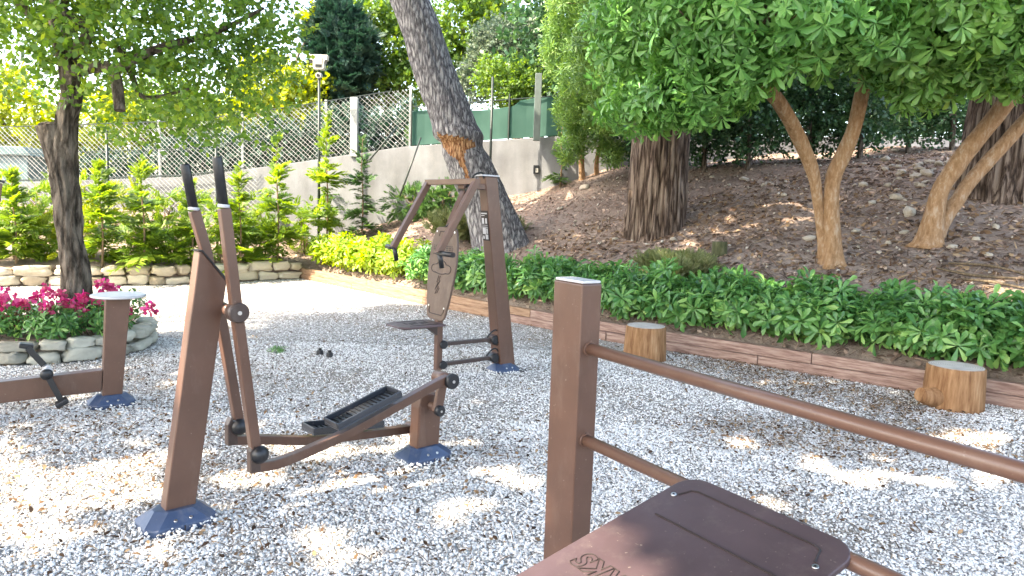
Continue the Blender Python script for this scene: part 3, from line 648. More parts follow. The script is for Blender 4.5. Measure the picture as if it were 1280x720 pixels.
# floodlight mast
a = aty(399, 96, 16.4); lm = thing('floodlight_mast', 'floodlight and small camera on a thin dark pole above the fence', 'floodlight', (a.x, 16.4, 0))
zb = gz(a.x, 16.4); ft = aty(399, 78, 16.4).z
mb = MB(); mb.cyl((0, 0, zb - .1), (0, 0, ft - .18), .032, 10); mb.build('pole', M['darkgreen'], lm, True)
mb = MB(); mb.prism([(-.21, .16), (.21, .16), (.2, .04), (.13, .02), (.13, -.12), (.1, -.17), (-.1, -.17), (-.13, -.12), (-.13, .02), (-.2, .04)], -.07, .07)
o = mb.build('lamp_housing', M['whitepaint'], lm, bevel=.012); o.location = (0, 0, ft)
mb = MB(); mb.box((0, -.078, .03), (.17, .012, .15)); q = mb.build('lamp_glass', M['lens'], o, bevel=.004)
for sx in (-1, 1): mb = MB(); mb.box((sx * .17, -.076, .0), (.05, .01, .09)); mb.build('side_vent', M['black'], o)
mb = MB(); mb.box((0, -.078, -.09), (.14, .012, .05)); mb.build('lower_vent', M['black'], o)
mb = MB(); mb.cyl((0, .06, ft - .28), (0, -.09, ft - .3), .065, 14); cm = mb.build('security_camera', M['whitepaint'], lm, True)
mb = MB(); mb.cyl((0, -.088, ft - .3), (0, -.1, ft - .301), .035, 12); mb.build('camera_lens', M['black'], cm, True)
hb = aty(18, 213, 19.5); mb = MB(); mb.box((0, 0, 0), (1.3, .8, .75)); mb.prism([(-.8, .38), (.8, .38), (.6, .62), (-.6, .62)], -.5, .5)
o = mb.build('hut', M['hut'], None, bevel=.02); o.location = hb; tag(o, 'pale blue shed roof showing through the fence at far left', 'shed')

exec_later = []
# ------------------------------------------------------------------ fitness machines
def disc(name, par, c, r, y0, y1, mat=None, dot=True):
    """round joint cover with its axis along y; dot = bright bolt in the centre on the near (y1) side"""
    mb = MB(); x, z = c; s = 1 if y1 > y0 else -1
    mb.tube([(x, y0, z), (x, y1 - .006 * s, z), (x, y1, z)], [r, r, r * .86], 24); o = mb.build(name, mat or M['black'], par, True)
    if dot:
        b = MB(); b.cyl((x, y1 - .002 * s, z), (x, y1 + .004 * s, z), r * .2, 12); b.build('bolt', M['steel'], o, True)
    return o
def foot(par, c, hx, hy, rz=0, bolts=True, near=-1):
    """blue plastic foot cover: skirt, sloping facets, collar and two bolts on the near slope"""
    mb = MB(); ch = .05
    def oc(x, y, z): return [(c[0] + sx * (x - (k if ax else 0)), c[1] + sy * (y - (0 if ax else k)), z) for (sx, sy, ax, k) in
                             ((-1, -1, 0, ch), (-1, -1, 1, ch), (1, -1, 1, ch), (1, -1, 0, ch), (1, 1, 0, ch), (1, 1, 1, ch), (-1, 1, 1, ch), (-1, 1, 0, ch))]
    mb.rings([oc(hx, hy, .004), oc(hx, hy, .04), oc(hx * .62, hy * .52, .095), oc(hx * .56, hy * .46, .097)])
    o = mb.build('foot_cover', M['blue'], par, bevel=.006)
    mb = MB(); mb.box((c[0], c[1] + near * hy * .99, .022), (.004, .01, .036)); mb.build('seam', M['groove'], o)
    if bolts:
        for dx in (-.035, .035):
            b = MB(); yy = c[1] + near * hy * .8; b.cyl((c[0] + dx, yy, .055), (c[0] + dx, yy + near * .004, .066), .008, 10); b.build('bolt', M['steel'], o, True)
    return o
def rect(a, b): return [(-a / 2, -b / 2), (a / 2, -b / 2), (a / 2, b / 2), (-a / 2, b / 2)]

# elliptical trainer: x along the machine, -y towards the camera
el = thing('elliptical_trainer', 'brown steel elliptical trainer with two black gripped levers and foot trays', 'exercise machine', (-1.638, 3.317, 0), math.atan2(.681, .732))
mb = MB(); mb.prism([(-.05, .03), (.092, .03), (.268, 1.2), (.15, 1.352), (.138, 1.352)], -.04, .04); mb.build('column', M['brown'], el, bevel=.006)
mb = MB(); d = Vector((.118, 0, -.152)); n = Vector((.79, 0, .613)) * .004
mb.prism([(.125, 1.354), (.152, 1.358), (.276, 1.204), (.268, 1.196), (.150, 1.350), (.138, 1.350)], -.044, .044); mb.build('cap_plate', M['black'], el)
foot(el, (.02, 0), .17, .13)
def lever(y, grip, tube_):
    mb = MB(); mb.tube([(p[0], y, p[1]) for p in tube_], 1, section=rect(.052, .05), up=(0, 1, 0)); o = mb.build('lever', M['brown'], el, bevel=.005)
    mb = MB(); a, b = grip; mb.tube([(a[0], y, a[1]), (a[0] * .96 + b[0] * .04, y, a[1] * .96 + b[1] * .04), (b[0], y, b[1])], [.021, .0235, .0235], 18); mb.build('grip', M['black'], o, True)
    mb = MB(); a = tube_[0]; mb.cyl((b[0], y, b[1] - .004), (b[0] + .001, y, b[1] + .012), .027, 16); mb.build('collar', M['silver'], o, True); return o
lever(-.17, ((.179, 1.80), (.207, 1.568)), [(.209, 1.562), (.262, 1.063), (.350, .35)])
lever(.17, ((.147, 1.772), (.185, 1.547)), [(.187, 1.54), (.237, 1.353), (.321, .93), (.402, .395)])
mb = MB(); mb.cyl((.252, -.15, 1.06), (.285, .15, 1.06), .028, 18); mb.build('pivot_axle', M['brown'], el, True)
disc('pivot_cover', el, (.262, 1.063), .05, -.15, -.212, M['brown_dark']); disc('pivot_cover', el, (.305, 1.03), .045, .15, .21, M['brown_dark'])
def pedal_bar(y, pts, joint, ball):
    q = spline([(p[0], y, p[1]) for p in pts], 22); mb = MB(); mb.tube(q, 1, section=rect(.05, .05), up=(0, 1, 0)); o = mb.build('pedal_bar', M['brown'], el, bevel=.004)
    bx, bz = pts[0]; mb = MB(); mb.prism([(bx - .022, bz - .026), (bx + .035, bz - .026), (bx + .03, bz + .07), (bx - .002, bz + .13), (bx - .022, bz + .09)], y - .026, y + .026); mb.build('clevis', M['brown_dark'], o, bevel=.006)
    mb = MB(); mb.sphere((ball[0], y - .022, ball[1]), .046, 20, 12); mb.build('ball_joint', M['black'], el, True)
    return o
pb1 = pedal_bar(-.17, [(.337, .268), (.48, .262), (.705, .303), (.90, .349), (1.215, .448), (1.474, .530), (1.562, .552)], None, (.362, .335))
pb2 = pedal_bar(.17, [(.355, .315), (.542, .28), (.832, .217), (1.152, .185), (1.536, .152)], None, (.396, .386))
def tray(bar, y, x0, x1, z0, z1):
    a = Vector((x0, y, z0)); b = Vector((x1, y, z1)); ex = (b - a).normalized(); ez = Vector((-ex.z, 0, ex.x)); L = (b - a).length; W, Hh, T = .16, .032, .010
    R3 = Matrix((ex, Vector((0, 1, 0)), ez)).transposed(); c = (a + b) / 2 + ez * .03
    mb = MB(); mb.box(c + ez * .006, (L, W, .012), R3)
    for s in (-1, 1):
        mb.box(c + Vector((0, s * (W / 2 - T / 2), 0)) + ez * (Hh / 2 + .012), (L, T, Hh), R3)
        mb.box(c + ex * (s * (L / 2 - T / 2)) + ez * (Hh / 2 + .012), (T, W - 2 * T, Hh), R3)
    o = mb.build('foot_tray', M['tray'], el, bevel=.004)
    mb = MB(); n = 15
    for i in range(n): mb.box(c + ex * (-L / 2 + L * (i + .8) / (n + .6)) + ez * .017, (.012, W - .05, .01), R3)
    mb.build('grip_ribs', M['black'], o); return o
tray(pb1, -.15, .795, 1.205, .352, .474); tray(pb2, .15, .79, 1.26, .245, .205)
mb = MB(); mb.prism([(1.43, .05), (1.60, .05), (1.615, .34), (1.60, .43), (1.455, .43), (1.44, .35)], -.045, .045); mb.build('rear_post', M['brown'], el, bevel=.008)
mb = MB(); mb.prism([(1.436, .1), (1.50, .1), (1.475, .36), (1.448, .37)], -.051, -.046); mb.build('post_plate', M['brown'], el, bevel=.002)
foot(el, (1.51, 0), .17, .125)
mb = MB(); mb.cyl((1.53, -.13, .36), (1.53, .13, .35), .027, 16); mb.build('crank_axle', M['brown'], el, True)
mb = MB(); mb.prism([(1.495, .34), (1.565, .34), (1.605, .54), (1.54, .54)], -.128, -.098); mb.build('crank_arm', M['brown'], el, bevel=.008)
disc('crank_cover', el, (1.528, .345), .034, -.128, -.16)
mb = MB(); mb.cyl((1.572, -.225 + .03, .54), (1.572, -.04, .54), .04, 20); mb.build('crank_pin', M['brown'], el, True)
disc('pin_cover', el, (1.568, .540), .048, -.195, -.225)
mb = MB(); mb.prism([(1.495, .37), (1.56, .37), (1.565, .13), (1.51, .13)], .098, .128); mb.build('crank_arm', M['brown'], el, bevel=.008)
mb = MB(); mb.cyl((1.538, .10, .154), (1.538, .21, .154), .036, 20); mb.build('crank_pin', M['brown'], el, True)

# chest press: x forward (to the left and nearer), +y towards the camera
cp = thing('chest_press_machine', 'brown steel chest press with seat, embossed backrest and overhead arm frame', 'exercise machine', (-.052, 6.871, 0), math.atan2(-.611, -.792))
mb = MB(); v = []
for (x0, x1, hy, z) in ((-.085, .09, .078, .03), (.195, .335, .06, 1.90)):
    v += [(x0, -hy, z), (x1, -hy, z), (x1, hy, z), (x0, hy, z)]
mb.add(v, [(0, 3, 2, 1), (4, 5, 6, 7), (0, 1, 5, 4), (1, 2, 6, 5), (2, 3, 7, 6), (3, 0, 4, 7)]); mb.build('column', M['brown'], cp, bevel=.008)
mb = MB(); mb.box((.275, 0, 1.908), (.2, .14, .014)); mb.build('cap_plate', M['silver'], cp, bevel=.004)
mb = MB(); mb.tube(spline([(.33, .03, 1.88), (.38, .06, 1.93), (.46, .05, 1.90), (.46, 0, 1.83)], 14), .009, 8); mb.build('hose_loop', M['black'], cp, True)
mb = MB(); mb.box((0, 0, .016), (.34, .3, .024)); mb.build('base_plate', M['black'], cp, bevel=.006)
foot(cp, (.03, .02), .15, .13, near=1)
def frontx(z): return .09 + (.335 - .09) * (z - .03) / 1.87
sgn = MB(); a0, a1 = 1.30, 1.58; ang = math.atan2(.245, 1.87); Ry = Matrix.Rotation(ang, 3, 'Y')
zc = (a0 + a1) / 2; sgn.box((frontx(zc) + .004, 0, zc), (.006, .105, .285), Ry); so = sgn.build('instruction_panel', M['groove'], cp)
pic = MB()
for dy, dz, w, h in ((0, .115, .09, .012), (-.02, .095, .05, .006), (-.025, .045, .03, .055), (.025, .045, .024, .05), (0, .005, .085, .004), (-.015, -.05, .05, .06), (.03, -.05, .02, .05), (.02, -.105, .04, .045), (-.03, -.11, .02, .03), (0, -.013, .085, .006)):
    pic.box((frontx(zc + dz) + .008, dy, zc + dz), (.003, w, h), Ry)
pic.build('pictograms', M['silver'], so)
mb = MB(); mb.box((.43, 0, 1.80), (.28, .10, .05)); mb.build('hinge_bracket', M['brown'], cp, bevel=.006)
# overhead frame with mitred corners
mb = MB(); P5 = [(1.04, -.4, 1.215), (.70, -.4, 1.815), (.66, -.33, 1.835), (.66, .33, 1.835), (.70, .4, 1.815), (1.04, .4, 1.215)]
P5 = [(1.04, -.4, 1.215), (.675, -.4, 1.825), (.675, .4, 1.825), (1.04, .4, 1.215)]
af = MB()
af.tube([P5[0], P5[1]], 1, section=rect(.055, .055), up=(0, 1, 0)); af.tube([P5[2], P5[3]], 1, section=rect(.055, .055), up=(0, 1, 0))
af.box((.672, 0, 1.832), (.056, .853, .05)); o_af = af.build('arm_frame', M['brown'], cp, bevel=.005)
for s in (-1, 1):
    mb = MB(); mb.tube([(1.03, s * .4, 1.225), (1.0, s * .4, 1.09)], .021, 14); mb.build('upright_grip', M['black'], o_af, True)
    mb = MB(); mb.tube([(1.03, s * .39, 1.215), (1.03, s * (.62 if s > 0 else .54), 1.215)], .022, 14); mb.build('side_grip', M['black'], o_af, True)
    mb = MB(); q = .62 if s > 0 else .54; mb.cyl((1.03, s * q, 1.215), (1.03, s * (q + .003), 1.215), .013, 12); mb.build('grip_end', M['groove'], o_af, True)
disc('hinge_cover', cp, (.50, 1.775), .05, -.075, .085, M['black'], False)
mb = MB(); mb.tube([(.505, 0, 1.78), (.655, 0, 1.47), (.70, 0, 1.33)], 1, section=rect(.07, .06), up=(0, 1, 0)); mb.build('hanger_bar', M['brown'], cp, bevel=.005)
mb = MB(); mb.tube(spline([(.66, .05, 1.50), (.71, .04, 1.45), (.70, -.04, 1.42), (.65, -.05, 1.45)], 12), .008, 6); mb.build('hose_loop', M['black'], cp, True)
# backrest
bz0, bz1, bx0, bx1 = .575, 1.42, .805, .700
def bp(y, f, d=0.0):
    z = bz0 + (bz1 - bz0) * f; x = bx0 + (bx1 - bx0) * f; return (x + d, y, z + d * .124)
half = [(0, .10), (.02, .135), (.05, .152), (.2, .185), (.45, .222), (.62, .232), (.8, .218), (.93, .185), (.975, .168), (1, .13)]
outl = [(y, f) for f, y in half] + [(-y, f) for f, y in half[::-1]]
mb = MB(); n_ = len(outl); mb.add([bp(y, f, -.012) for y, f in outl] + [bp(y, f, .012) for y, f in outl], [tuple(range(n_))[::-1], tuple(range(n_, 2 * n_))] + [(i, (i + 1) % n_, n_ + (i + 1) % n_, n_ + i) for i in range(n_)])
br = mb.build('backrest', M['boardp'], cp, bevel=.004)
def groove(pts, r=.0035, par=br, nm='emblem'):
    mb = MB(); mb.tube(pts, r, 6); return mb.build(nm, M['groove'], par)
def arc(cy, cf, ry, rf, a0, a1, k=12): return [(cy + ry * math.cos(a), cf + rf * math.sin(a)) for a in np.linspace(a0, a1, k)]
cloud = arc(.105, .55, .062, .045, -1.75, 1.75) + arc(.0, .585, .078, .055, .3, 2.84) + arc(-.105, .55, .062, .045, 1.4, 4.9) + arc(0, .515, .09, .02, -2.9, -.25)
E_ = MB()
for seq in (cloud, [(-.02, .475), (-.045, .40), (-.02, .405), (-.06, .32)], [(.005, .475), (-.015, .42), (.01, .425), (-.04, .345)], [(-.005, .36), (-.05, .275)], [(.012, .345), (-.02, .285)]):
    E_.tube([bp(y, f, .0125) for y, f in seq], .0042, 6)
E_.build('emblem', M['groove'], br); E_ = MB()
for seq in ([(-.17, .705), (.17, .705)], [(-.11, .13), (-.12, .09), (-.10, .06), (.10, .06), (.13, .10), (.135, .15)], [(-.10, .90), (-.09, .95), (.09, .95), (.11, .90)]):
    E_.tube([bp(y, f, .0125) for y, f in seq], .0042, 6)
E_.build('panel_groove', M['groove'], br)
tx = MB()
for k in range(3):
    y = -.17
    while y < .15:
        l = random.uniform(.015, .05); f = .79 - k * .02; a, b = bp(y, f, .0125), bp(y + l, f + .012, .0125)
        tx.add([bp(y, f, .0135), bp(y + l, f, .0135), bp(y + l, f + .012, .0135), bp(y, f + .012, .0135)], [(0, 1, 2, 3)]); y += l + .012
tx.build('small_print', M['groove'], br)
for y, f in ((-.12, .03 + .11), (.12, .14), (-.13, .95), (.14, .95)):
    mb = MB(); mb.cyl(bp(y * 1.1, f, .01), bp(y * 1.1, f, .0165), .009, 12); mb.build('screw', M['steel'], br, True)
mb = MB(); mb.box((.772, 0, .36), (.06, .06, .52)); mb.build('seat_post', M['brown'], cp, bevel=.005)
mb = MB(); mb.prism([(.80, -.17), (1.17, -.17), (1.25, -.12), (1.25, .12), (1.17, .17), (.80, .17)], .538, .556, 'xy'); st = mb.build('seat', M['board'], cp, bevel=.004)
mb = MB(); mb.prism([(.80, .535), (1.15, .535), (1.15, .505), (.90, .505), (.80, .43)], -.03, .03); mb.build('seat_bracket', M['brown_dark'], cp, bevel=.003)
g_ = MB()
for y in (-.12, .12): g_.tube([(.86, y, .5565), (1.14, y, .5565)], .003, 6)
for k in range(7): g_.box((.90 + .035 * k, -.02 + .02 * (k % 3), .5568), (.022, .07, .002))
g_.build('small_print', M['groove'], st)
for za, zb in ((.335, .341), (.155, .150)):
    mb = MB(); mb.tube([(.10, 0, za), (.735, 0, zb)], 1, section=rect(.045, .035), up=(0, 1, 0)); mb.build('link_bar', M['brown_dark'], cp, bevel=.004)
    mb = MB(); mb.prism([(frontx(za) - .03, za - .07), (frontx(za) + .06, za - .035), (frontx(za) + .06, za + .035), (frontx(za) - .03, za + .06)], -.045, .045); mb.build('lug', M['brown_dark'], cp, bevel=.004)
    disc('joint_cover', cp, (.735, zb), .04, -.05, .05, None, False); disc('joint_cover', cp, (.15, za), .044, -.055, .06, None, False)
    mb = MB(); mb.tube(spline([(.10, .04, za + .05), (.15, .05, za + .10), (.21, .05, za + .08), (.25, .04, za + .03)], 12), .008, 6); mb.build('hose_loop', M['black'], cp, True)

# pedal bike at the left: +x to the left and nearer, +y towards the camera
bk = thing('pedal_machine', 'brown pedal bench with a round grey seat and black pedals, cut by the left edge', 'exercise machine', (-3.093, 5.247, 0), math.atan2(-.59, -.81))
mb = MB(); mb.prism([(.018, .03), (-.115, .03), (-.195, .838), (-.03, .838)], -.05, .05); mb.build('seat_column', M['brown'], bk, bevel=.006)
mb = MB(); mb.tube([(-.12, 0, .84), (-.12, 0, .846), (-.12, 0, .858), (-.12, 0, .862)], [.175, .19, .19, .182], 40); mb.build('round_seat', M['silver'], bk, True)
mb = MB(); mb.prism([(.018, .13), (.78, .12), (.78, .272), (.005, .292)], -.048, .048); mb.build('beam', M['brown'], bk, bevel=.006)
mb = MB(); mb.prism([(.78, .03), (.93, .03), (.70, 1.72), (.566, 1.66)], -.05, .05); mb.build('front_column', M['brown'], bk, bevel=.006)
mb = MB(); mb.prism([(.556, 1.662), (.704, 1.729), (.704, 1.745), (.552, 1.676)], -.055, .055); mb.build('cap_plate', M['black'], bk, bevel=.003)
foot(bk, (-.05, 0), .16, .125, near=1); foot(bk, (.86, 0), .14, .125, near=1)
mb = MB(); mb.cyl((.352, -.12, .315), (.352, .12, .315), .03, 16); mb.build('crank_axle', M['steel'], bk, True)
ck = MB(); ck.tube([(.365, .115, .325), (.285, .125, .125)], 1, section=rect(.03, .038), up=(0, 1, 0)); ck.sphere((.362, .12, .315), .042, 14, 10, (1, .6, 1)); c1 = ck.build('crank', M['black'], bk, bevel=.004)
mb = MB(); mb.box((.28, .17, .11), (.085, .09, .035), Matrix.Rotation(.5, 3, 'Y')); mb.build('pedal', M['black'], c1, bevel=.008)
ck = MB(); ck.tube([(.345, -.115, .305), (.462, -.125, .475)], 1, section=rect(.03, .042), up=(0, 1, 0)); c2 = ck.build('crank', M['black'], bk, bevel=.004)
mb = MB(); mb.box((.47, -.165, .485), (.09, .09, .035), Matrix.Rotation(-.2, 3, 'Y')); mb.build('pedal', M['black'], c2, bevel=.008)
ck = MB(); ck.cyl((.352, .05, .34), (.352, .1, .335), .028, 14); ck.build('crank_collar', M['silver'], bk, True)

# sit-up bench: +x along the rails to the right and nearer, -y towards the camera's left
sb_ = thing('sit_up_bench', 'brown sit up bench with a tall square post, two round rails and a sloping board', 'exercise bench', (.293, 2.554, 0), math.atan2(-.834, .552))
mb = MB(); mb.box((-.086, 0, .67), (.172, .094, 1.34)); mb.build('post', M['brown'], sb_, bevel=.006, seg=3)
mb = MB(); mb.box((-.086, 0, 1.346), (.164, .086, .010)); mb.build('sunlit_post_top', M['silver'], sb_, bevel=.003)  # pale plate stands in for sun glare on the brown post top
mb = MB(); mb.box((2.12, 0, .60), (.172, .094, 1.2)); mb.build('post', M['brown'], sb_, bevel=.006)
foot(sb_, (-.086, 0), .18, .14); foot(sb_, (2.12, 0), .18, .14)
for z in (1.10, .753):
    mb = MB(); mb.cyl((-.004, 0, z), (2.04, 0, z), .0225, 28); ra = mb.build('handrail' if z > 1 else 'board_rail', M['brown'], sb_, True)
    mb = MB(); mb.cyl((-.002, 0, z), (.006, 0, z), .028, 28); mb.build('weld_ring', M['brown'], ra, True)
SL = .24; cs = 1 / math.sqrt(1 + SL * SL)
def bd(x, t, d=0.0):   # point on the board: t metres down the slope from its upper edge, d above its surface
    return (x, .03 - t * cs - d * SL * cs, .784 - t * SL * cs + d * cs)
x0, x1, LB, rr = .49, 1.06, 1.35, .075
def rcorner(cx, ct, a0, a1, r): return [(cx + r * math.cos(a), ct - r * math.sin(a)) for a in np.linspace(a0, a1, 9)]
outl = rcorner(x1 - rr, rr, 0, math.pi / 2, rr) + rcorner(x0 + rr, rr, math.pi / 2, math.pi, rr) + rcorner(x0 + rr, LB - rr, math.pi, 1.5 * math.pi, rr) + rcorner(x1 - rr, LB - rr, 1.5 * math.pi, 2 * math.pi, rr)
n_ = len(outl); mb = MB()
mb.add([bd(x, t, -.018) for x, t in outl] + [bd(x, t, 0) for x, t in outl], [tuple(range(n_))[::-1], tuple(range(n_, 2 * n_))] + [(i, (i + 1) % n_, n_ + (i + 1) % n_, n_ + i) for i in range(n_)])
bo = mb.build('board', M['board'], sb_, bevel=.005, seg=3)
G_ = MB()
for seq in ([(x0 + .055, .115), (x0 + .07, .075), (x0 + .09, .066), (x1 - .09, .066), (x1 - .07, .075), (x1 - .052, .125)], [(x0 + .075, .232), (x1 - .075, .232)]):
    G_.tube([bd(x, t, .0005) for x, t in seq], .0032, 6)
G_.build('panel_groove', M['groove'], bo)
for x, t in ((x0 + .045, .125), (x1 - .04, .14)):
    mb = MB(); mb.cyl(bd(x, t, 0), bd(x, t, .005), .0085, 16); q = mb.build('screw', M['steel'], bo, True)
    mb = MB(); mb.cyl(bd(x, t, .0045), bd(x, t, .0056), .0035, 6); mb.build('screw_socket', M['groove'], q)
def lettering(txt, size, xr, t, shear):
    cu = bpy.data.curves.new('lettering', 'FONT'); cu.body = txt; cu.size = size; cu.shear = shear; cu.space_character = 1.08; cu.align_x = 'RIGHT'
    cu.fill_mode = 'NONE'; cu.bevel_depth = .0017; cu.bevel_resolution = 1; cu.offset = .003
    o = bpy.data.objects.new('lettering', cu); COL.objects.link(o); cu.materials.append(M['groove']); o.parent = bo
    me = bpy.data.meshes.new_from_object(o.evaluated_get(bpy.context.evaluated_depsgraph_get())); bpy.data.objects.remove(o); o = bpy.data.objects.new('lettering', me); COL.objects.link(o); o.parent = bo
    ex = Vector((-1, 0, 0)); ez = Vector((0, -SL * cs, cs)); ey = ez.cross(ex); mt = Matrix((ex, ey, ez)).transposed().to_4x4(); mt.translation = bd(xr, t, .0012); o.matrix_local = mt
lettering('PARKS', .088, x0 + .075, .485, .25); 
mb = MB(); mb.tube([bd(x0 + .3, .05, -.045), bd(x0 + .3, 1.25, -.045)], 1, section=rect(.08, .05), up=(0, 0, 1)); mb.build('board_spine', M['brown_dark'], sb_, bevel=.004)
e = bd(x0 + .3, 1.15, -.05); mb = MB(); mb.box((e[0], e[1], e[2] / 2), (.1, .1, e[2])); mb.build('board_leg', M['brown'], sb_, bevel=.005)
foot(sb_, (e[0], e[1]), .16, .13)

# ------------------------------------------------------------------ stumps and loose things
def stump(name, c, r, h, label, side, top, seed, stub=None, flare=1.08):
    t = thing(name, label, 'stump', c)
    m = 10; mb = MB()
    dz = lambda a, u, p: .05 * noise.noise(Vector((math.cos(a) * 1.5 + seed, math.sin(a) * 1.5, p.z * 1.2))) + .018 * noise.noise(Vector((math.cos(a) * 7 + seed, math.sin(a) * 7, p.z * 2)))
    zs = list(np.linspace(-.03, h - .008, m)) + [h]; rs = [r * (flare - (flare - 1) * (i / m)) for i in range(m)] + [r * .965]
    mb.tube([(0, 0, z) for z in zs], rs, 40, disp=dz); mb.build('trunk_section', side, t, True)
    mb = MB(); mb.tube([(0, 0, h - .006), (0, 0, h + .004)], [r * .955, r * .945], 40, disp=dz); mb.build('cut_top', top, t)
    if stub:
        mb = MB(); limb(mb, stub, [.095, .08, .06], 8, 14); mb.build('branch_stub', side, t, True)
    return t
a = atz(808, 452); stump('tree_stump', (a.x, a.y + .13, 0), .215, .375, 'sawn log stump at the timber edging, next to the square bench post', M['stump'], M['stumptop'], 2)
a = atz(1204, 514); stump('tree_stump', (a.x, a.y + .15, 0), .222, .365, 'sawn log stump with a side branch stub at the timber edging, near the right edge', M['stump'], M['stumptop'], 7, [(-.12, -.06, .10), (-.26, -.08, .10), (-.36, -.1, .125)])
p = bank(899, 318); stump('tree_stump', (p.x, p.y, p.z - .02), .105, .2, 'small mossy stump on the bank behind the hedge', M['moss'], M['moss'], 12)
cg = thing('rubber_cap', 'small black rubber cap lying on the gravel, left of a pair', 'cap', (*atz(400, 443).xy, 0)); cg2 = thing('rubber_cap', 'small black rubber cap lying on the gravel, right of a pair', 'cap', (*atz(412, 446).xy, 0))
for q in (cg, cg2):
    mb = MB(); mb.cyl((0, 0, 0), (0, 0, .045), .038, 12, .033); mb.build('cap_body', M['black'], q, bevel=.004); mb = MB(); mb.cyl((.0, 0, .045), (0, 0, .07), .018, 10); mb.build('cap_stem', M['black'], q)
RK = [rockv(s, (1, .8, .6), 10, 8, .5, .75).build('rock_shape', M['rock'], None, True) for s in (2, 5, 9, 14)]
for o in RK: COL.objects.unlink(o)
def rock(px, py, w, label, grp):
    p = bank(px, py); o = random.choice(RK).copy(); o.name = 'rock'; COL.objects.link(o); o.location = p + Vector((0, 0, w * .12)); o.scale = (w, w * random.uniform(.7, 1), w * random.uniform(.7, 1.1)); o.rotation_euler = (random.uniform(-.3, .3), random.uniform(-.3, .3), random.uniform(0, 6)); tag(o, label, 'rock', grp)
rk = random.Random(4)
for i in range(34):
    rock(1100 + rk.gauss(40, 30), 206 + rk.gauss(10, 13), rk.uniform(.09, .21), 'pale stone in the loose heap on the bank before the right hand pine', 'stones heaped on the bank')
rock(1137, 268, .24, 'largest pale green grey rock on the bank left of the double orange trunk', None)
rock(731, 236, .26, 'pale rock under the narrow leaved tree left of the thick pine', None)
rock(826, 288, .26, 'flat pale rock at the foot of the thick pine trunk', None)
for px, py in ((700, 262), (770, 300), (842, 300), (955, 232), (1010, 222), (980, 245), (1070, 290), (1220, 300), (1236, 320), (1190, 310), (1110, 305), (930, 225), (890, 222), (1155, 285), (1090, 255), (1245, 285), (1012, 300), (1130, 292)):
    rock(px, py, rk.uniform(.09, .16), 'small pale stone lying alone on the brown bank', 'single stones on the bank')
fb = thing('fallen_branch', 'dry fallen branch lying on the bank at the right edge', 'branch', tuple(bank(1230, 348)))
mb = MB(); p0 = fb.location
for (a, b, c2) in (((1170, 338), (1220, 350), (1290, 352)), ((1185, 332), (1240, 338), (1300, 352)), ((1200, 352), (1240, 358), (1290, 366))):
    limb(mb, [bank(*a) - p0 + Vector((0, 0, .03)), bank(*b) - p0 + Vector((0, 0, .05)), bank(*c2) - p0 + Vector((0, 0, .03))], [.012, .018, .01], 10, 7)
mb.build('sticks', M['twig'], fb, True)

# ------------------------------------------------------------------ hedge along the timber edging
def hedge_bush(u, w, d, h, n, mat, label, grp, so=.45):
    c = TP[0] + TD * u + TN * (np.interp(u, TU, TO) + so); z = gz(c[0], c[1]); h *= .68; t = thing('hedge_shrub', label, 'shrub', (c[0], c[1], z), math.atan2(TD[1], TD[0]), grp)
    k = 5; B = []
    for i in range(k): B.append(((rng.uniform(-.4, .4) * w, rng.uniform(-.25, .25) * d, h * rng.uniform(.42, .58)), (w * rng.uniform(.3, .42), d * rng.uniform(.32, .44), h * rng.uniform(.42, .52))))
    B.append(((0, 0, h * .4), (w * .55, d * .5, h * .42)))
    for i in range(4): B.append(((rng.uniform(-.45, .45) * w, rng.uniform(-.3, .3) * d, h * rng.uniform(.75, 1.0)), (.16, .16, h * rng.uniform(.2, .36))))
    P, Z = blob_points(B, int(n * .82), .45); ok = P[:, 2] > .04; crown('foliage', HED, P[ok], Z[ok], mat, t, 1.0, 1.7, .6, .33)
    mb = MB()
    for i in range(7):
        x, y = rng.uniform(-.4, .4) * w, rng.uniform(-.3, .3) * d; limb(mb, [(x * .5, y * .5, -.05), (x * .8, y * .8, h * .35), (x, y, h * .75)], [.013, .010, .006], 6, 6)
    mb.build('stems', M['twig'], t, True)
HB = [(1.0, 1.15, .9, .78, 330, 'leaf_hedge_sunlit', 'sunlit yellow green hedge shrub at the far corner of the timber edging'),
      (2.1, 1.15, .9, .75, 330, 'leaf_hedge_sunlit', 'sunlit yellow green hedge shrub behind the far press handle'),
      (3.2, 1.15, .9, .72, 330, 'leaf_hedge_sunlit', 'sunlit yellow green hedge shrub left of the press backrest'),
      (4.35, 1.2, .9, .66, 330, 'leaf_hedge', 'hedge shrub behind the press backrest'),
      (5.5, 1.2, .9, .64, 330, 'leaf_hedge', 'hedge shrub behind the press column at the leaning pine'),
      (6.7, 1.2, .9, .68, 380, 'leaf_hedge', 'green hedge shrub left of the square bench post'),
      (7.8, 1.15, .9, .70, 400, 'leaf_hedge', 'green hedge shrub directly behind the square bench post'),
      (8.8, 1.15, .9, .74, 420, 'leaf_hedge', 'green hedge shrub behind the stump beside the bench post'),
      (9.8, 1.15, .95, .74, 440, 'leaf_hedge', 'green hedge shrub below the small mossy stump'),
      (10.75, 1.1, .95, .76, 460, 'leaf_hedge', 'green hedge shrub below the forked orange trunk'),
      (11.65, 1.1, .95, .78, 480, 'leaf_hedge', 'green hedge shrub left of the stump with the branch stub'),
      (12.6, 1.1, .95, .78, 480, 'leaf_hedge', 'green hedge shrub behind the stump with the branch stub'),
      (13.6, 1.2, 1.0, .8, 480, 'leaf_hedge', 'green hedge shrub cut by the right edge')]
for u, w_, d_, h_, n_, m_, l_ in HB: hedge_bush(u, w_, d_, h_, n_, M[m_], l_, 'hedge shrubs along the timber edging')
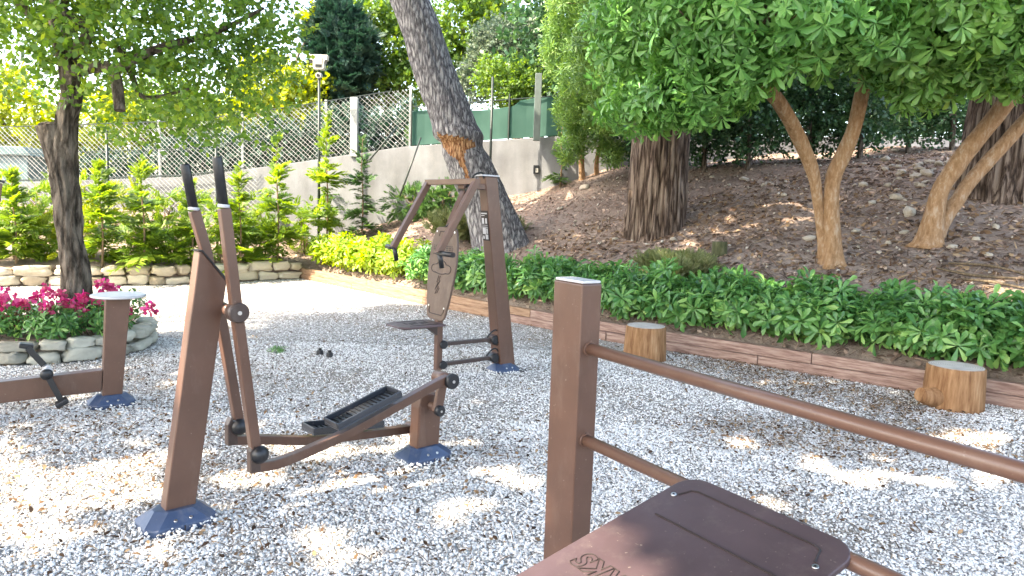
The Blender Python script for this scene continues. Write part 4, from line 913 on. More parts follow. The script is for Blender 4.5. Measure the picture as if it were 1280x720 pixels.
# feathery grey-green tufts behind the hedge
for px, py, w_, h_, lab in ((600, 300, 1.5, .5, 'low feathery green ground plant behind the press backrest'), (850, 346, .7, .17, 'dry grey green tuft behind the hedge below the mossy stump')):
    p = bank(px, py); t = thing('ground_plant', lab, 'plant', p)
    P, Z = blob_points([((0, 0, h_ * .35), (w_ * .6, .45, h_ * .55)), ((-w_ * .3, .2, h_ * .4), (w_ * .4, .4, h_ * .5))], 420, .5); Z[:, 2] = np.abs(Z[:, 2]) + .4
    crown('foliage', FRO, P, Z, M['leaf_dry'], t, .35, .6, .4, .6, 'x')
p = atz(350, 440); t = thing('weed', 'tiny green weed growing in the open gravel', 'weed', (p.x, p.y, 0))
P, Z = blob_points([((0, 0, .02), (.12, .1, .03))], 16, .3); crown('leaves', HED, P, Z, M['leaf_hedge'], t, .25, .4, 1, .4)

# ------------------------------------------------------------------ trees
def pine(name, px, py, width, top, label, rtop=.75, bark='bark_pine'):
    p = bank(px, py); t = thing(name, label, 'pine tree', p - Vector((0, 0, .4))); m = 60
    top = Vector(top); pts = spline([(0, 0, 0), (top.x * .12, top.y * .12, top.z * .18), top * .5, top], m)
    r0 = width / 2; rs = [r0 * (1 + .2 * math.exp(-k / 4.5)) * (1 - (1 - rtop) * k / m) for k in range(m)]
    mb = MB(); mb.tube(pts, rs, 110, disp=ridge(.10, 6.5, .8, px)); mb.build('trunk', M[bark], t, True); return t, p
pine_a, pa = pine('pine_tree', 817, 287, 1.0, (.25, .1, 8.5), 'thick brown pine trunk in the middle of the bank')
pine_b, pb_ = pine('pine_tree', 1252, 236, 1.15, (.35, .15, 8.5), 'thick dark pine trunk at the right edge behind the orange trunk')
# leaning pine with the wound
p = bank(622, 308); lp = thing('pine_tree', 'leaning grey pine trunk with an orange bark wound', 'pine tree', p - Vector((0, 0, .12)))
B0 = p - Vector((0, 0, .12)); yl = p.y
def lpt(px, py, dy=0): return aty(px, py, yl + dy) - B0
ctrl = [Vector((.12, 0, -.05)), lpt(607, 252), lpt(584, 200), lpt(566, 150), lpt(541, 85), lpt(515, 8), Vector((-2.9, .3, 6.9)), Vector((-3.9, .4, 9.2))]
m = 110; pts = spline(ctrl, m); rs = lerp([.56, .41, .385, .375, .36, .33, .27, .18], m)
rz_ = ridge(.06, 5, 1.6, 3)
zw = lpt(575, 180).z
def ldisp(t, u, q):
    k = rz_(t, u, q); b = math.exp(-((q.z - zw - .16) / .13) ** 2) * .13 - math.exp(-((q.z - zw + .03) / .11) ** 2) * .12 * max(0, math.cos(t - 2.6) if False else 1)
    return k + b
mb = MB(); mb.tube(pts, rs, 100, disp=ldisp)
WPX = [(548, 168), (562, 172), (576, 175), (590, 177), (596, 183), (588, 189), (580, 193), (586, 212), (592, 232), (585, 226), (575, 202), (566, 196), (556, 186)]
WX = [((p_ := lpt(*q)).x, p_.z) for q in WPX]
def inpoly(x, z, P):
    c = False
    for i in range(len(P)):
        (x1, z1), (x2, z2) = P[i], P[i - 1]
        if (z1 > z) != (z2 > z) and x < (x2 - x1) * (z - z1) / (z2 - z1) + x1: c = not c
    return c
wf, kf = [], []
for f in mb.f:
    c = sum((Vector(mb.v[i]) for i in f), Vector()) / len(f); ax = min(pts, key=lambda q: abs(q.z - c.z))
    nz = .03 * noise.noise(c * 9); (wf if len(f) == 4 and c.y < ax.y - .02 and inpoly(c.x + nz, c.z + nz, WX) else kf).append(f)
mb.f = kf; mb.build('trunk', M['bark_lean'], lp, True)
w2 = MB(); w2.v = mb.v; w2.f = wf; o = w2.build('bark_wound', M['wound'], lp, True)
bm = bmesh.new(); bm.from_mesh(o.data); bmesh.ops.delete(bm, geom=[q for q in bm.verts if not q.link_faces], context='VERTS'); bm.to_mesh(o.data); bm.free()

# olive tree in the planter
oB = Vector((PC.x + .16, PC.y + .1, .2)); ol = thing('olive_tree', 'gnarled olive tree with a sawn stub rising from the round planter', 'olive tree', oB); yo = oB.y
def opt(px, py, dy=0): return aty(px, py, yo + dy) - oB
m = 70
mb = MB(); pts = spline([(0.0, 0, -.1), opt(95, 345), opt(88, 300), opt(84, 250), opt(80, 205), opt(83, 150), opt(90, 115), opt(80, 60), opt(70, 0), opt(78, -80), opt(70, -190, .4)], m)
mb.tube(pts, lerp([.17, .125, .115, .12, .125, .095, .09, .085, .08, .07, .05], m), 56, disp=ridge(.26, 1.9, 2.6, 9))
mb.tube(spline([opt(84, 245), opt(74, 200), opt(64, 158)], 16), [.08 + .004 * i for i in range(16)], 30, disp=ridge(.22, 1.8, 2.6, 4))
for seq, r in (([(84, 92), (118, 84, -.2), (142, 90, -.4), (150, 138, -.5)], [.075, .06, .055, .05]), ([(88, 70), (110, 40, -.3), (70, 5, -.6), (60, -60, -.9)], [.07, .055, .045, .03]),
               ([(84, 60), (40, 20, .3), (-20, -40, .4)], [.07, .05, .03]), ([(142, 88, -.4), (200, 60, -.3), (270, 40, 0), (330, 10, .2)], [.05, .04, .03, .015]), ([(75, 0), (130, -60, -.3), (230, -90, -.5)], [.07, .05, .03]),
               ([(150, 60, -.3), (165, 95, 0), (182, 122, .1), (240, 110, .3)], [.035, .03, .022, .01]), ([(80, 40), (120, 15, .6), (180, -20, 1.1)], [.06, .04, .02])):
    limb(mb, [opt(*q) for q in seq], r, 16, 10)
mb.build('trunk', M['bark_olive'], ol, True)
mb = MB(); c = opt(64, 157); mb.sphere((c.x, c.y, c.z), .12, 20, 8, (1, .95, .32)); mb.build('sawn_stub', M['wound'] if False else M['bark_olive'], ol, True)
ob = lambda px, py, dy, r: (tuple(opt(px, py, dy)), r)
B = [ob(250, 95, .1, (.95, .9, .55)), ob(190, 120, .5, (.8, .8, .5)), ob(285, 130, .3, (.5, .6, .35)), ob(160, 40, -.2, (.9, .9, .5)), ob(250, 20, 0, (.95, 1, .5)), ob(90, 20, -.3, (.9, 1, .45)), ob(20, 40, .2, (.8, .9, .5)), ob(330, 30, .3, (.4, .6, .35)), ob(310, 80, .4, (.38, .5, .35)),
     ob(130, -70, 0, (1.6, 1.5, .6)), ob(0, -90, 0, (1.5, 1.5, .7)), ob(240, -100, 0, (1.4, 1.4, .6)), ob(40, 10, .7, (.7, .7, .4)), ob(100, -190, 0, (1.7, 1.7, .8))]
P, Z = blob_points(B, 2200, .3); crown('crown', TWG, P, Z, M['leaf_olive'], ol, .65, 1.1, -.1, .8, 'x')

# pittosporum trees with orange stems
def pitto(name, base, stems, blobs, n, temps, mat, label, s0=.85, s1=1.3, up=.15, twigs=40, jit=.6, bark='bark_orange'):
    B0 = bank(*base) - Vector((0, 0, .08)); t = thing(name, label, 'tree', B0)
    mb = MB()
    for seq, r in stems:
        pts = [aty(q[0], q[1], B0.y + q[2]) - B0 if len(q) == 3 else Vector((0, 0, 0)) for q in seq]
        m_ = 34; mb.tube(spline(pts, m_), lerp(r, m_), 28, disp=lambda a, u, p: .45 * math.exp(-u * 26) * (1 + .5 * math.sin(a * 5 + r[0] * 40)) + .2 * max(0, noise.noise(p * 4.2) - .25) + .1 * noise.noise(Vector((math.cos(a) * 1.2, math.sin(a) * 1.2, p.z * 3 + r[0] * 50))) + .05 * noise.noise(Vector((math.cos(a) * 4, math.sin(a) * 4, p.z * 9))))
    mb.build('trunk', M[bark], t, True)
    BL = [(tuple(aty(px, py, B0.y + dy) - B0), r) for px, py, dy, r in blobs]
    P, Z = blob_points(BL, int(n * 1.12), .5); crown('crown', temps, P, Z, mat, t, s0, s1, up, jit * (.62 if temps is ROS else 1))
    tw = MB()
    for i in rng.choice(len(P), twigs):
        c = Vector(BL[int(np.argmin([np.linalg.norm(P[i] - np.array(b[0])) for b in BL]))][0]); q = Vector(P[i]); mid = (c + q) / 2 + Vector((0, 0, -.08)); limb(tw, [c, mid, q], [.016, .011, .005], 7, 6)
    tw.build('twigs', M['twig'], t, True)
    return t
pitto('pittosporum_tree', (1040, 327), [([(0, 0), (1040, 295, 0), (1039, 252, 0), (1043, 218, 0), (1056, 190, -.05), (1067, 162, -.1), (1079, 110, -.2), (1088, 60, -.4), (1100, -20, -.8)], [.155, .108, .095, .095, .098, .092, .088, .08, .065, .05]),
                                         ([(1030, 322, .05), (1026, 285, .06), (1022, 250, .05), (1016, 215, 0), (1000, 176, -.1), (975, 130, -.3), (945, 92, -.6), (900, 20, -1.2)], [.065, .06, .066, .078, .09, .088, .076, .05])],
      [(800, 70, -.2, (.62, .6, .62)), (830, 125, -.5, (.6, .6, .36)), (790, 140, .2, (.42, .5, .28)), (815, 10, -.3, (.8, .8, .7)), (885, 120, -.9, (.5, .6, .34)), (900, 40, -1.4, (.8, .9, .75)), (965, 20, -1.8, (.8, .8, .5)), (1040, 25, -1.6, (.8, .8, .52)), (860, 120, -1.0, (.5, .6, .36)), (930, 95, -1.2, (.32, .5, .3)), (1100, 20, -1.2, (.7, .8, .5)), (870, -10, -1.2, (.9, .9, .7)), (1000, -80, -1.4, (1.3, 1.2, .8)), (1040, 60, -1.0, (.35, .5, .3)), (1100, 85, -.9, (.25, .4, .22)), (900, 60, 0, (1.0, .6, .6)), (1030, 20, .3, (1.2, .6, .5))],
      3500, ROS, M['leaf_pit'], 'forked orange trunked tree with whorled leaves over the bank', .55, 1.35, twigs=70)
pitto('pittosporum_tree', (1160, 304), [([(0, 0), (1167, 272, 0), (1175, 240, 0), (1193, 210, 0), (1216, 180, -.05), (1243, 147, -.15), (1270, 112, -.3), (1310, 60, -.6), (1330, -40, -.9)], [.17, .118, .104, .108, .108, .105, .10, .09, .06]),
                                         ([(1168, 298, .08), (1184, 268, .1), (1200, 245, .12), (1218, 220, .14), (1243, 193, .1), (1268, 165, .05), (1300, 130, 0), (1350, 70, -.2)], [.09, .09, .085, .085, .085, .085, .08, .06])],
      [(1170, 30, -1.6, (.75, .8, .5)), (1240, 20, -1.8, (.75, .8, .5)), (1190, 80, -1.2, (.5, .6, .32)), (1250, 75, -1.5, (.45, .6, .3)), (1150, 110, -1.0, (.34, .4, .24)), (1310, 60, -1.2, (.6, .8, .5)), (1230, -70, -1.4, (1.2, 1.2, .7)), (1130, 55, -.9, (.5, .5, .4)), (1220, 40, 0, (.9, .5, .5)), (1330, 0, -.5, (1, 1, .8)), (1275, 95, -1.3, (.25, .4, .2))],
      2500, ROS, M['leaf_pit2'], 'leaning orange trunked tree with large whorled leaves at the right edge', .65, 1.5, twigs=60)
pitto('narrow_leaf_tree', (728, 224), [([(0, 0), (728, 180, -.3), (745, 100, -.8), (770, 0, -1.2)], [.07, .06, .05, .03]), ([(746, 222, .1), (748, 190, -.2), (770, 120, -.8)], [.06, .05, .03])],
      [(760, 60, -2.4, (.8, .8, .75)), (730, 110, -1.9, (.62, .7, .6)), (800, 105, -2.9, (.66, .6, .6)), (770, 145, -2.5, (.6, .5, .36)), (850, 60, -3.0, (.7, .6, .8)), (740, 0, -1.9, (.9, .9, .7)), (840, -20, -2.8, (1, .9, .7)), (735, 165, -1.1, (.5, .5, .35)), (715, 140, -1.3, (.4, .5, .35)), (700, 60, -1.2, (.4, .5, .6)), (715, 185, -.7, (.35, .35, .3)), (765, 190, -1.0, (.3, .4, .3)), (750, 70, -3.2, (.6, .6, .8)), (775, 130, -3.4, (.5, .5, .5))],
      3600, NAR, M['leaf_narrow'], 'dense narrow leaved tree hanging in front of the thick pine trunk', .85, 1.25, -.2, 40, .7)

# generic broadleaf tree built round its crown
def tree(name, px, py, yy, blobs, n, temps, mat, label, cat='tree', s0=.8, s1=1.3, trunk=.12, mode='x', shell=.4, grp=None, bark='bark_olive', up=.1):
    base = aty(px, py, yy); zg = gz(base.x, yy); t = thing(name, label, cat, (base.x, yy, zg - .05), 0, grp)
    BL = [(tuple(Vector(aty(a, b, yy + dy)) - t.location), r) for a, b, dy, r in blobs]
    mb = MB(); top = max(BL, key=lambda q: q[1][0])[0]; limb(mb, [(0, 0, 0), (top[0] * .3, top[1] * .3, top[2] * .5), top], [trunk, trunk * .8, trunk * .4], 14, 10)
    for c, r in BL[:8]: limb(mb, [(top[0] * .3, top[1] * .3, min(top[2] * .5, max(.1, c[2] - .1))), ((c[0] + top[0] * .3) / 2, c[1] / 2, c[2] * .8), c], [trunk * .5, trunk * .35, trunk * .15], 9, 7)
    mb.build('trunk', M[bark], t, True)
    P, Z = blob_points(BL, n, shell); ok = P[:, 2] > 0; crown('crown', temps, P[ok], Z[ok], mat, t, s0, s1, up, .8, mode); return t
G = 'trees beyond the fence'
tree('cypress_tree', 428, 235, 24, [(425, 100, 0, (1.0, .9, 1.3)), (422, 60, 0, (1.05, .9, 1.1)), (420, 30, 0, (.8, .8, .7)), (445, 70, 0, (.7, .8, 1.2))], 2600, FRO, M['leaf_cyp'], 'dark blue green conifer behind the floodlight', s0=.6, s1=1.1, up=.9, grp=G)
tree('broadleaf_tree', 345, 250, 23, [(340, 105, 0, (1.1, 1, .8)), (370, 130, 0, (.9, .9, .6)), (320, 140, 0, (1, 1, .6)), (385, 155, 0, (.8, .8, .4)), (400, 30, 1, (.5, .5, .5)), (395, 110, .5, (.6, .6, .5))], 900, BIG, M['leaf_yel'], 'bright yellow green tree beyond the fence left of the floodlight', s0=.6, s1=1, grp=G)
tree('broadleaf_tree', 485, 230, 25, [(478, 60, 0, (1.0, .9, 1.0)), (500, 20, 0, (.9, .9, .7)), (470, 110, 0, (.9, .9, .6)), (510, 105, 0, (.8, .8, .6)), (455, 20, 0, (.8, .8, .5)), (520, 75, 0, (.6, .6, .6))], 1100, BIG, M['leaf_mid'], 'yellow green tree between the dark conifer and the leaning pine', s0=.6, s1=1, grp=G)
tree('broadleaf_tree', 575, 225, 24, [(580, 25, 0, (1.2, 1, .9)), (600, 70, 0, (.9, .9, .5)), (555, 60, 0, (.7, .7, .6)), (625, 30, 0, (.8, .8, .6)), (560, 115, 0, (.6, .6, .5)), (600, 5, 0, (1, 1, .5))], 1000, BIG, M['leaf_mid'], 'green tree rising right behind the leaning pine trunk', s0=.6, s1=1, grp=G)
tree('broadleaf_tree', 650, 225, 22, [(640, 55, 0, (1.1, 1, .6)), (660, 80, 0, (.9, .9, .6)), (620, 75, 0, (.7, .7, .5)), (675, 50, 0, (.8, .8, .7)), (596, 95, 0, (.4, .5, .6))], 2200, TWG, M['leaf_grey'], 'grey green tree right of the leaning pine', s0=.9, s1=1.5, grp=G)
tree('bush', 645, 225, 19.5, [(640, 105, 0, (.75, .7, .5)), (665, 115, 0, (.6, .6, .6)), (620, 95, 0, (.5, .5, .35)), (655, 130, 0, (.7, .6, .4))], 700, TWG, M['leaf_mid'], 'bright green bush above the green screen', cat='bush', s0=.8, s1=1.4, grp=G)
tree('broadleaf_tree', 30, 255, 22, [(20, 150, 0, (1.6, 1.2, .9)), (-30, 110, 0, (1.5, 1.2, 1)), (60, 185, 0, (1.2, 1, .6)), (10, 200, 0, (1.4, 1, .6)), (120, 150, 0, (1.2, 1, .8)), (120, 195, 0, (.9, 1, .6))], 1300, BIG, M['leaf_yel'], 'bright yellow tree beyond the fence behind the olive trunk', s0=.6, s1=1, grp=G)
tree('broadleaf_tree', 225, 255, 24, [(200, 140, 0, (1.6, 1.2, .9)), (250, 150, 0, (1.4, 1.2, .7)), (290, 165, 0, (1, 1, .5)), (160, 160, 0, (1, 1, .7))], 1000, BIG, M['leaf_mid'], 'green tree beyond the fence behind the olive crown', s0=.6, s1=1, grp=G)
for i, (px, w_, lab) in enumerate(((180, 2.0, 'shade coloured hedge bush behind the wire mesh right of the olive trunk'), (290, 2.0, 'shade coloured hedge bush behind the wire mesh at the elliptical handles'), (390, 1.9, 'shade coloured hedge bush behind the wire mesh by the floodlight pole'), (480, 1.7, 'shade coloured hedge bush behind the wire mesh end'))):
    zc_ = (225, 205, 185, 172)[i]
    tree('hedge_bush', px, 255, 19.3, [(px - 35, zc_, 0, (w_ * .6, .5, .75)), (px + 35, zc_ - 6, 0, (w_ * .6, .5, .75)), (px, zc_ + 12, 0, (w_ * .8, .5, .9))], 800, BIG, M['leaf_cyp'], lab, 'hedge bush', .5, .8, .06, grp='shade coloured hedge bushes behind the wire mesh')  # shadowed hedge: the shade is put into the dark leaf colour
# dark hedge trees at the top of the bank
for px, py, lab in ((880, 215, 'dark hedge tree right of the thick pine trunk'), (935, 212, 'dark hedge tree left of the forked orange trunk'), (1010, 205, 'dark hedge tree seen through the fork of the orange trunk'), (1075, 198, 'dark hedge tree right of the forked orange trunk'), (1135, 192, 'dark hedge tree above the stone heap'), (1190, 188, 'dark hedge tree beside the right hand pine'), (800, 222, 'dark hedge tree left of the thick pine trunk')):
    p = bank(px, py); yy = min(p.y, 15.9)
    tree('dark_hedge_tree', px, py, yy, [(px - 8, py - 55, 0, (.62, .5, .45)), (px + 14, py - 80, .1, (.7, .5, .6)), (px - 14, py - 105, 0, (.7, .5, .6)), (px + 6, py - 30, .15, (.52, .3, .2)), (px, py - 150, .1, (.8, .6, .7)), (px + 20, py - 40, .3, (.4, .3, .25))], 750, TWG, M['leaf_dark'], lab, 'hedge tree', .7, 1.25, .055, 'x', .45, 'dark hedge trees along the top of the bank')
# broad trees behind the right-hand hedge that close off the sky
for px, lab in ((760, 'tall dark tree far behind the narrow leaved tree'), (960, 'tall dark tree far behind the forked orange trunk'), (1160, 'tall dark tree far behind the leaning orange trunk')):
    tree('background_tree', px, 200, 20, [(px - 50, 60, 0, (1.8, 1, 1.6)), (px + 50, 70, 0, (1.8, 1, 1.5)), (px, -10, 0, (2.2, 1, 1.4)), (px + 20, 130, 0, (2, .8, .8)), (px - 60, 150, 0, (1.2, .8, .6))], 1500, BIG, M['leaf_dark'], lab, 'tree', .7, 1.1, .15, grp='tall trees behind the right hand hedge')

# conifer saplings in the beds
def sapling(px, py, ytop, spread, n, mat, label):
    p = bank(px, py); v = aty(px, ytop, p.y); h = v.z - p.z; t = thing('conifer_sapling', label, 'sapling', p - Vector((0, 0, .05)), 0, 'conifer saplings in the planted bed')
    mb = MB(); limb(mb, [(0, 0, 0), (.02, .01, h * .4), (-.015, 0, h * .75), (.01, 0, h + .05)], [.022, .017, .011, .004], 14, 7); mb.build('stem', M['bark_sap'], t, True)
    f = rng.random(n) ** .85 * .96 + .06; az = rng.random(n) * 2 * math.pi; lump = .65 + .35 * np.sin(f * 26 + px)
    P = np.stack([np.zeros(n), np.zeros(n), f * h], 1); P[:, :2] += rng.normal(size=(n, 2)) * .02
    L = spread * (1.05 - f) ** .75 * (.5 + .8 * rng.random(n)) * lump + .10
    D = np.stack([np.cos(az), np.sin(az), .45 - .5 * (1 - f) + .8 * f ** 4 + rng.normal(size=n) * .15], 1)
    Vs, Qs, o = [], [], 0
    for k in range(3):
        s_ = np.arange(n) % 3 == k; R = rot_frames(D[s_], np.tile(np.array([0, 0, 1.0]), (s_.sum(), 1)) + rng.normal(size=(s_.sum(), 3)) * .35); V, Qq = scat(FRO[k][0], FRO[k][1], P[s_], R, (L[s_] / .5)[:, None] * np.array([1, 1.15, 1.15]))
        Vs.append(V); Qs.append(Qq + o); o += len(V)
    npmesh('foliage', np.concatenate(Vs), np.concatenate(Qs), mat, t)
SP = [(20, 330, 215, .75, 90, 'leaf_sap', 'bushy conifer sapling at the left edge behind the stone wall'),
      (128, 332, 205, .7, 95, 'leaf_sap', 'bushy conifer sapling just right of the olive trunk'),
      (180, 333, 198, .62, 80, 'leaf_sap', 'slim conifer sapling with a bare stem between olive trunk and elliptical column'),
      (240, 334, 226, .6, 80, 'leaf_sap', 'conifer sapling behind the far elliptical lever'),
      (300, 334, 205, .62, 80, 'leaf_sap', 'conifer sapling just right of the near elliptical lever'),
      (347, 332, 172, .62, 95, 'leaf_sap', 'tall conifer sapling midway between elliptical levers and floodlight pole'),
      (408, 316, 142, .6, 100, 'leaf_sap', 'tallest conifer sapling, right beside the floodlight pole'),
      (452, 297, 172, .55, 80, 'leaf_sapd', 'conifer sapling below the thick concrete fence post'),
      (512, 264, 160, .55, 70, 'leaf_sapd', 'dark conifer sapling left of the press arm frame'),
      (552, 254, 178, .5, 70, 'leaf_sapd', 'small dark conifer sapling touching the leaning pine'),
      (638, 236, 158, .42, 34, 'leaf_sapd', 'thin sparse sapling before the wall right of the leaning pine'),
      (700, 234, 150, .42, 30, 'leaf_sapd', 'thin sparse sapling right of the black socket box')]
for q in SP: sapling(q[0], q[1], q[2], q[3] * 1.0, int(q[4] * 1.1), M[q[5]], q[6])
for px, py, w_, h_, mk, lab in ((70, 332, 1.0, .55, 'leaf_yel', 'yellow low bush behind the stone wall left of the olive trunk'), (160, 334, .9, .5, 'leaf_sap', 'low green bush behind the stone wall beside the slim sapling'), (212, 335, .8, .5, 'leaf_sap', 'low bush behind the stone wall left of the elliptical column'),
                               (320, 336, .9, .6, 'leaf_sap', 'low green bush behind the stone wall right of the elliptical levers'), (375, 322, .9, .8, 'leaf_sap', 'leafy bush at the corner of stone wall and timber edging'), (430, 292, 1.0, .8, 'leaf_sapd', 'leafy bush behind the sunlit hedge corner'), (485, 268, .9, .7, 'leaf_sapd', 'dark leafy bush on the slope left of the press'), (515, 282, 1.0, .55, 'leaf_sapd', 'dark leafy bush on the slope behind the far press arm'), (478, 250, 1.1, .7, 'leaf_sapd', 'dark leafy bush against the wall left of the press'), (555, 272, .9, .45, 'leaf_sapd', 'dark leafy bush at the foot of the leaning pine'), (0, 330, 1.2, .7, 'leaf_sap', 'low green bush behind the stone wall at the left edge'), (265, 330, 1, .8, 'leaf_sap', 'leafy bush between the two elliptical levers'),
    (40, 296, 1.4, .7, 'leaf_sap', 'back row bush before the wall left of the olive trunk'), (115, 296, 1.3, .7, 'leaf_yel', 'yellow back row bush before the wall right of the olive trunk'), (200, 296, 1.3, .7, 'leaf_sap', 'back row bush before the wall left of the elliptical levers'), (290, 294, 1.3, .6, 'leaf_sap', 'back row bush before the wall right of the elliptical levers'), (375, 288, 1.2, .6, 'leaf_sap', 'back row bush before the wall left of the floodlight pole')):
    h_ *= 1.45; p = bank(px, py) + Vector((0, .35, 0)); p.z = gz(p.x, p.y); t = thing('low_bush', lab, 'bush', p, 0, 'low bushes in the planted bed')
    P, Z = blob_points([((0, 0, h_ * .45), (w_ * .6, .4, h_ * .5)), ((w_ * .3, .1, h_ * .6), (w_ * .4, .4, h_ * .5)), ((-w_ * .35, 0, h_ * .5), (w_ * .4, .35, h_ * .5))], 150, .2); ok = P[:, 2] > .02
    crown('foliage', FRO, P[ok], Z[ok], M[mk], t, .3, .65, .2, .7, 'x')
    mb = MB()
    for k in range(5): limb(mb, [(0, 0, -.05), (rng.uniform(-.1, .1), 0, h_ * .4), (rng.uniform(-.4, .4) * w_, rng.uniform(-.2, .2), h_ * .8)], [.012, .01, .004], 6, 5)
    mb.build('stems', M['bark_sap'], t, True)

# flowers in the planter
for i, (dx, dy, h, nf, lab) in enumerate(((-.62, -.45, .34, 40, 'pink flowering plant at the left of the round planter'), (-.2, -.5, .36, 30, 'pink flowering plant left of the olive trunk foot'), (.25, -.55, .34, 16, 'large leaved green plant in the middle front of the planter'), (.58, -.25, .38, 34, 'pink flowering plant beside the grey round seat'), (.35, .35, .42, 20, 'tall red flowering plant behind the olive trunk foot'))):
    t = thing('flowering_plant', lab, 'flower', (PC.x + dx, PC.y + dy, .22), 0, 'flowering plants in the planter')
    P, Z = blob_points([((0, 0, h * .4), (.34, .3, h * .45)), ((.15, .05, h * .5), (.25, .25, h * .4))], 70 if i != 2 else 110, .4); crown('leaves', HED, P, Z, M['leaf_hedge'], t, .55, .95, .5, .5)
    k = max(4, nf // 3); c = np.stack([rng.normal(size=k) * .27, rng.normal(size=k) * .22 - .05, h * rng.uniform(.35, 1.15, k)], 1)
    P = np.repeat(c, 11, 0) + rng.normal(size=(k * 11, 3)) * .022; pet = twig(3, .03, .045, .024, 9)
    crown('blooms', [pet], P, rng.normal(size=P.shape), M['flower'], t, .7, 1.3, 0, .6)
    mb = MB()
    for q in c: limb(mb, [(q[0] * .3, q[1] * .3, -.02), (q[0] * .7, q[1] * .7, q[2] * .6), tuple(q)], [.006, .005, .003], 6, 5)
    mb.build('stalks', M['twig'], t, True)

# ------------------------------------------------------------------ sun, sky, and unseen pines added, with shaped crowns, to shade the yard
SUN_EL = rad(50); hx, hy = -.86, -.51
sd = Vector((hx * math.cos(SUN_EL), hy * math.cos(SUN_EL), math.sin(SUN_EL))).normalized()
LIT = []   # sunny gaps cut in crowns: ground point, radii, share of needles missing above it
def gap(px, py, rx, ry, k=1.0, z=0.0):
    p = atz(px, py, z); LIT.append((p.x - sd.x / sd.z * z, p.y - sd.y / sd.z * z, rx, ry, k))
gap(330, 378, 1.9, 1.5); gap(210, 400, 1.2, 1.2); gap(430, 365, 1.2, 1.0, .9); gap(60, 400, 2.0, 1.5, 1)
gap(95, 595, .75, .42); gap(30, 620, .6, .4); gap(70, 680, .5, .18, .9); gap(20, 690, .4, .2)
gap(520, 615, .5, .3, .9); gap(600, 590, .5, .3, .9); gap(340, 615, .5, .3, .85); gap(430, 600, .5, .3, .85); gap(470, 690, .45, .25, .8); gap(260, 560, .3, .3, .6)
gap(1060, 580, .38, .3, .95); gap(1190, 545, .5, .32, .95); gap(1225, 600, .3, .25, .9); gap(950, 560, .3, .3, .75)
gap(727, 345, .45, .4, 1, 1.34); gap(728, 665, .42, .34, 1, .68); gap(690, 715, .5, .4, 1, .62)
gap(480, 330, 1.3, 1.1, 1, .6); gap(405, 330, 1.2, 1.2, 1, .5)
for z in (.3, .7, 1.1, 1.35): 
    p = Vector((-1.62 + .1 * z, 3.33 + .1 * z, z)); LIT.append((p.x - sd.x / sd.z * z, p.y - sd.y / sd.z * z, .14, .14, .95))
LIT.append((-2.0, 4.1, 2.0, 1.1, .82)); LIT.append((-.6, 3.4, 1.6, .9, .6)); LIT.append((-3.4, 6.0, 1.6, .8, .6)); LIT.append((-2.6, 8.9, 1.8, .9, .8)); LIT.append((5.8, 10.0, 3.8, 2.6, .78)); LIT.append((2.2, 4.6, 2.2, .9, .3)); LIT.append((1.5, 10.5, 2.4, 1.2, .35))
def lit(gx, gy):
    k = np.zeros(len(gx))
    for (cx, cy, rx, ry, s) in LIT: k = np.maximum(k, np.where(((gx - cx) / rx) ** 2 + ((gy - cy) / ry) ** 2 < 1, s, 0))
    k = np.maximum(k, np.where((gx < -3.0) & (gy > 10.2 + .0 * gx), 1, 0)); k = np.maximum(k, np.where(gy + .55 * gx > 11.2 + 2.2 * (gx > 3), np.where(gx < -1.5, 1, .0), 0))
    return k
n = 30000; cl = np.stack([rng.uniform(-13.5, 4.5, 420), rng.uniform(-6, 11.2, 420), rng.uniform(8.3, 10.2, 420)], 1)
P = cl[rng.integers(0, 420, n)] + rng.normal(size=(n, 3)) * np.array([.42, .42, .22])
P2 = np.stack([rng.uniform(-13.5, 4.5, 9000), rng.uniform(-6, 11.2, 9000), rng.uniform(8.3, 9.6, 9000)], 1); P = np.concatenate([P, P2])
gx = P[:, 0] - sd.x / sd.z * P[:, 2]; gy = P[:, 1] - sd.y / sd.z * P[:, 2]
keep = (rng.random(len(P)) > lit(gx, gy)); P = P[keep]
NT = [(np.array([(0, -.1, 0), (.30, -.12, -.02), (.34, .02, -.04), (.30, .14, 0), (0, .1, .02), (-.05, 0, .03)]), np.array([(0, 1, 2, 5), (5, 2, 3, 4)]))]
TR = [(-13.2, 4.2, 'unseen umbrella pine added outside the frame to the left for shade'), (-8.8, -4.8, 'unseen umbrella pine added behind the camera to the left for shade'), (.5, -5.5, 'tall umbrella pine standing behind the camera')]
cen = np.array([[a, b] for a, b, _ in TR] + [(-3.6, 13.0), (3.5, 12.6)]); own = np.argmin(((P[:, None, :2] - cen[None]) ** 2).sum(2), 1)
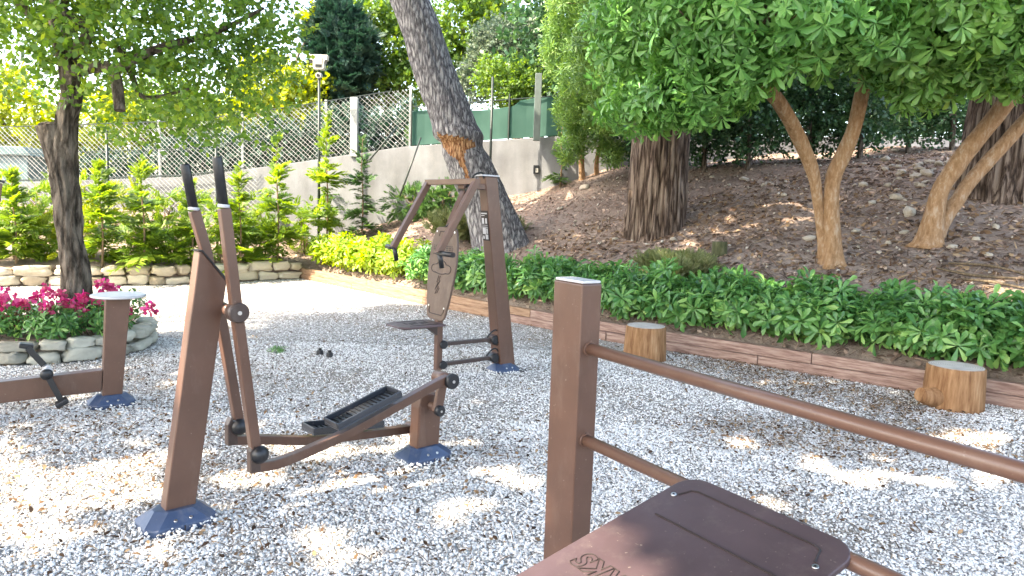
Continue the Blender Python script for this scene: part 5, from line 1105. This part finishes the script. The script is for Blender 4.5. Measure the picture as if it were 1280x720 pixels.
for k in range(5):
    Q_ = P[own == k]
    if k < 3: t = thing('added_shade_pine', TR[k][2], 'pine tree', (TR[k][0], TR[k][1], 0)); mb = MB(); mb.tube(spline([(0, 0, -.1), (.15, .1, 4), (0, 0, 8.3)], 24), lerp([.36, .27, .18], 24), 30, disp=ridge(.07, 4, .9, k))
    else: t = lp if k == 3 else pine_a; mb = MB()
    off_ = np.array(t.location); tip = Vector((0, 0, 7.6)) if k < 3 else (Vector((-3.7, .4, 8.6)) if k == 3 else Vector((.2, .1, 7.2)))
    for q in Q_[rng.choice(len(Q_), 26)]: q = Vector(q - off_); limb(mb, [tip, (tip + q) / 2 + Vector((0, 0, .25)), q - Vector((0, 0, .1))], [.07, .045, .015], 8, 6)
    mb.build('trunk' if k < 3 else 'limbs', M['bark_pine'], t, True)
    crown('crown', NT, Q_ - off_, np.tile(np.array([0, 0, 1.0]), (len(Q_), 1)), M['needle'], t, .7, 1.25, .6, .35)

w = bpy.data.worlds.new('World'); S.world = w; w.use_nodes = True; wt = w.node_tree
sk = wt.nodes.new('ShaderNodeTexSky'); sk.sky_type = 'NISHITA'; sk.sun_disc = False; sk.sun_elevation = SUN_EL; sk.sun_rotation = math.atan2(sd.x, sd.y); sk.dust_density = 2.5; sk.air_density = 1.0; sk.ozone_density = 1.0
bg = wt.nodes['Background']; bg.inputs['Strength'].default_value = .15; wt.links.new(sk.outputs[0], bg.inputs['Color'])
su = bpy.data.lights.new('sun', 'SUN'); su.energy = 2.5; su.angle = rad(.5); su.color = (1, .93, .82)
so_ = bpy.data.objects.new('sun', su); COL.objects.link(so_); so_.rotation_euler = (-sd).to_track_quat('-Z', 'Y').to_euler(); so_.location = (0, 0, 30)
S.render.engine = 'CYCLES'; S.cycles.max_bounces = 7; S.cycles.diffuse_bounces = 4; S.cycles.transmission_bounces = 4; S.cycles.transparent_max_bounces = 6
S.cycles.use_denoising = True; S.cycles.sample_clamp_indirect = 8
S.view_settings.view_transform = 'Standard'; S.view_settings.look = 'None'; S.view_settings.gamma = 1; S.view_settings.exposure = 3.0; S.view_settings.use_white_balance = True; S.view_settings.white_balance_temperature = 7500; S.view_settings.use_curve_mapping = False
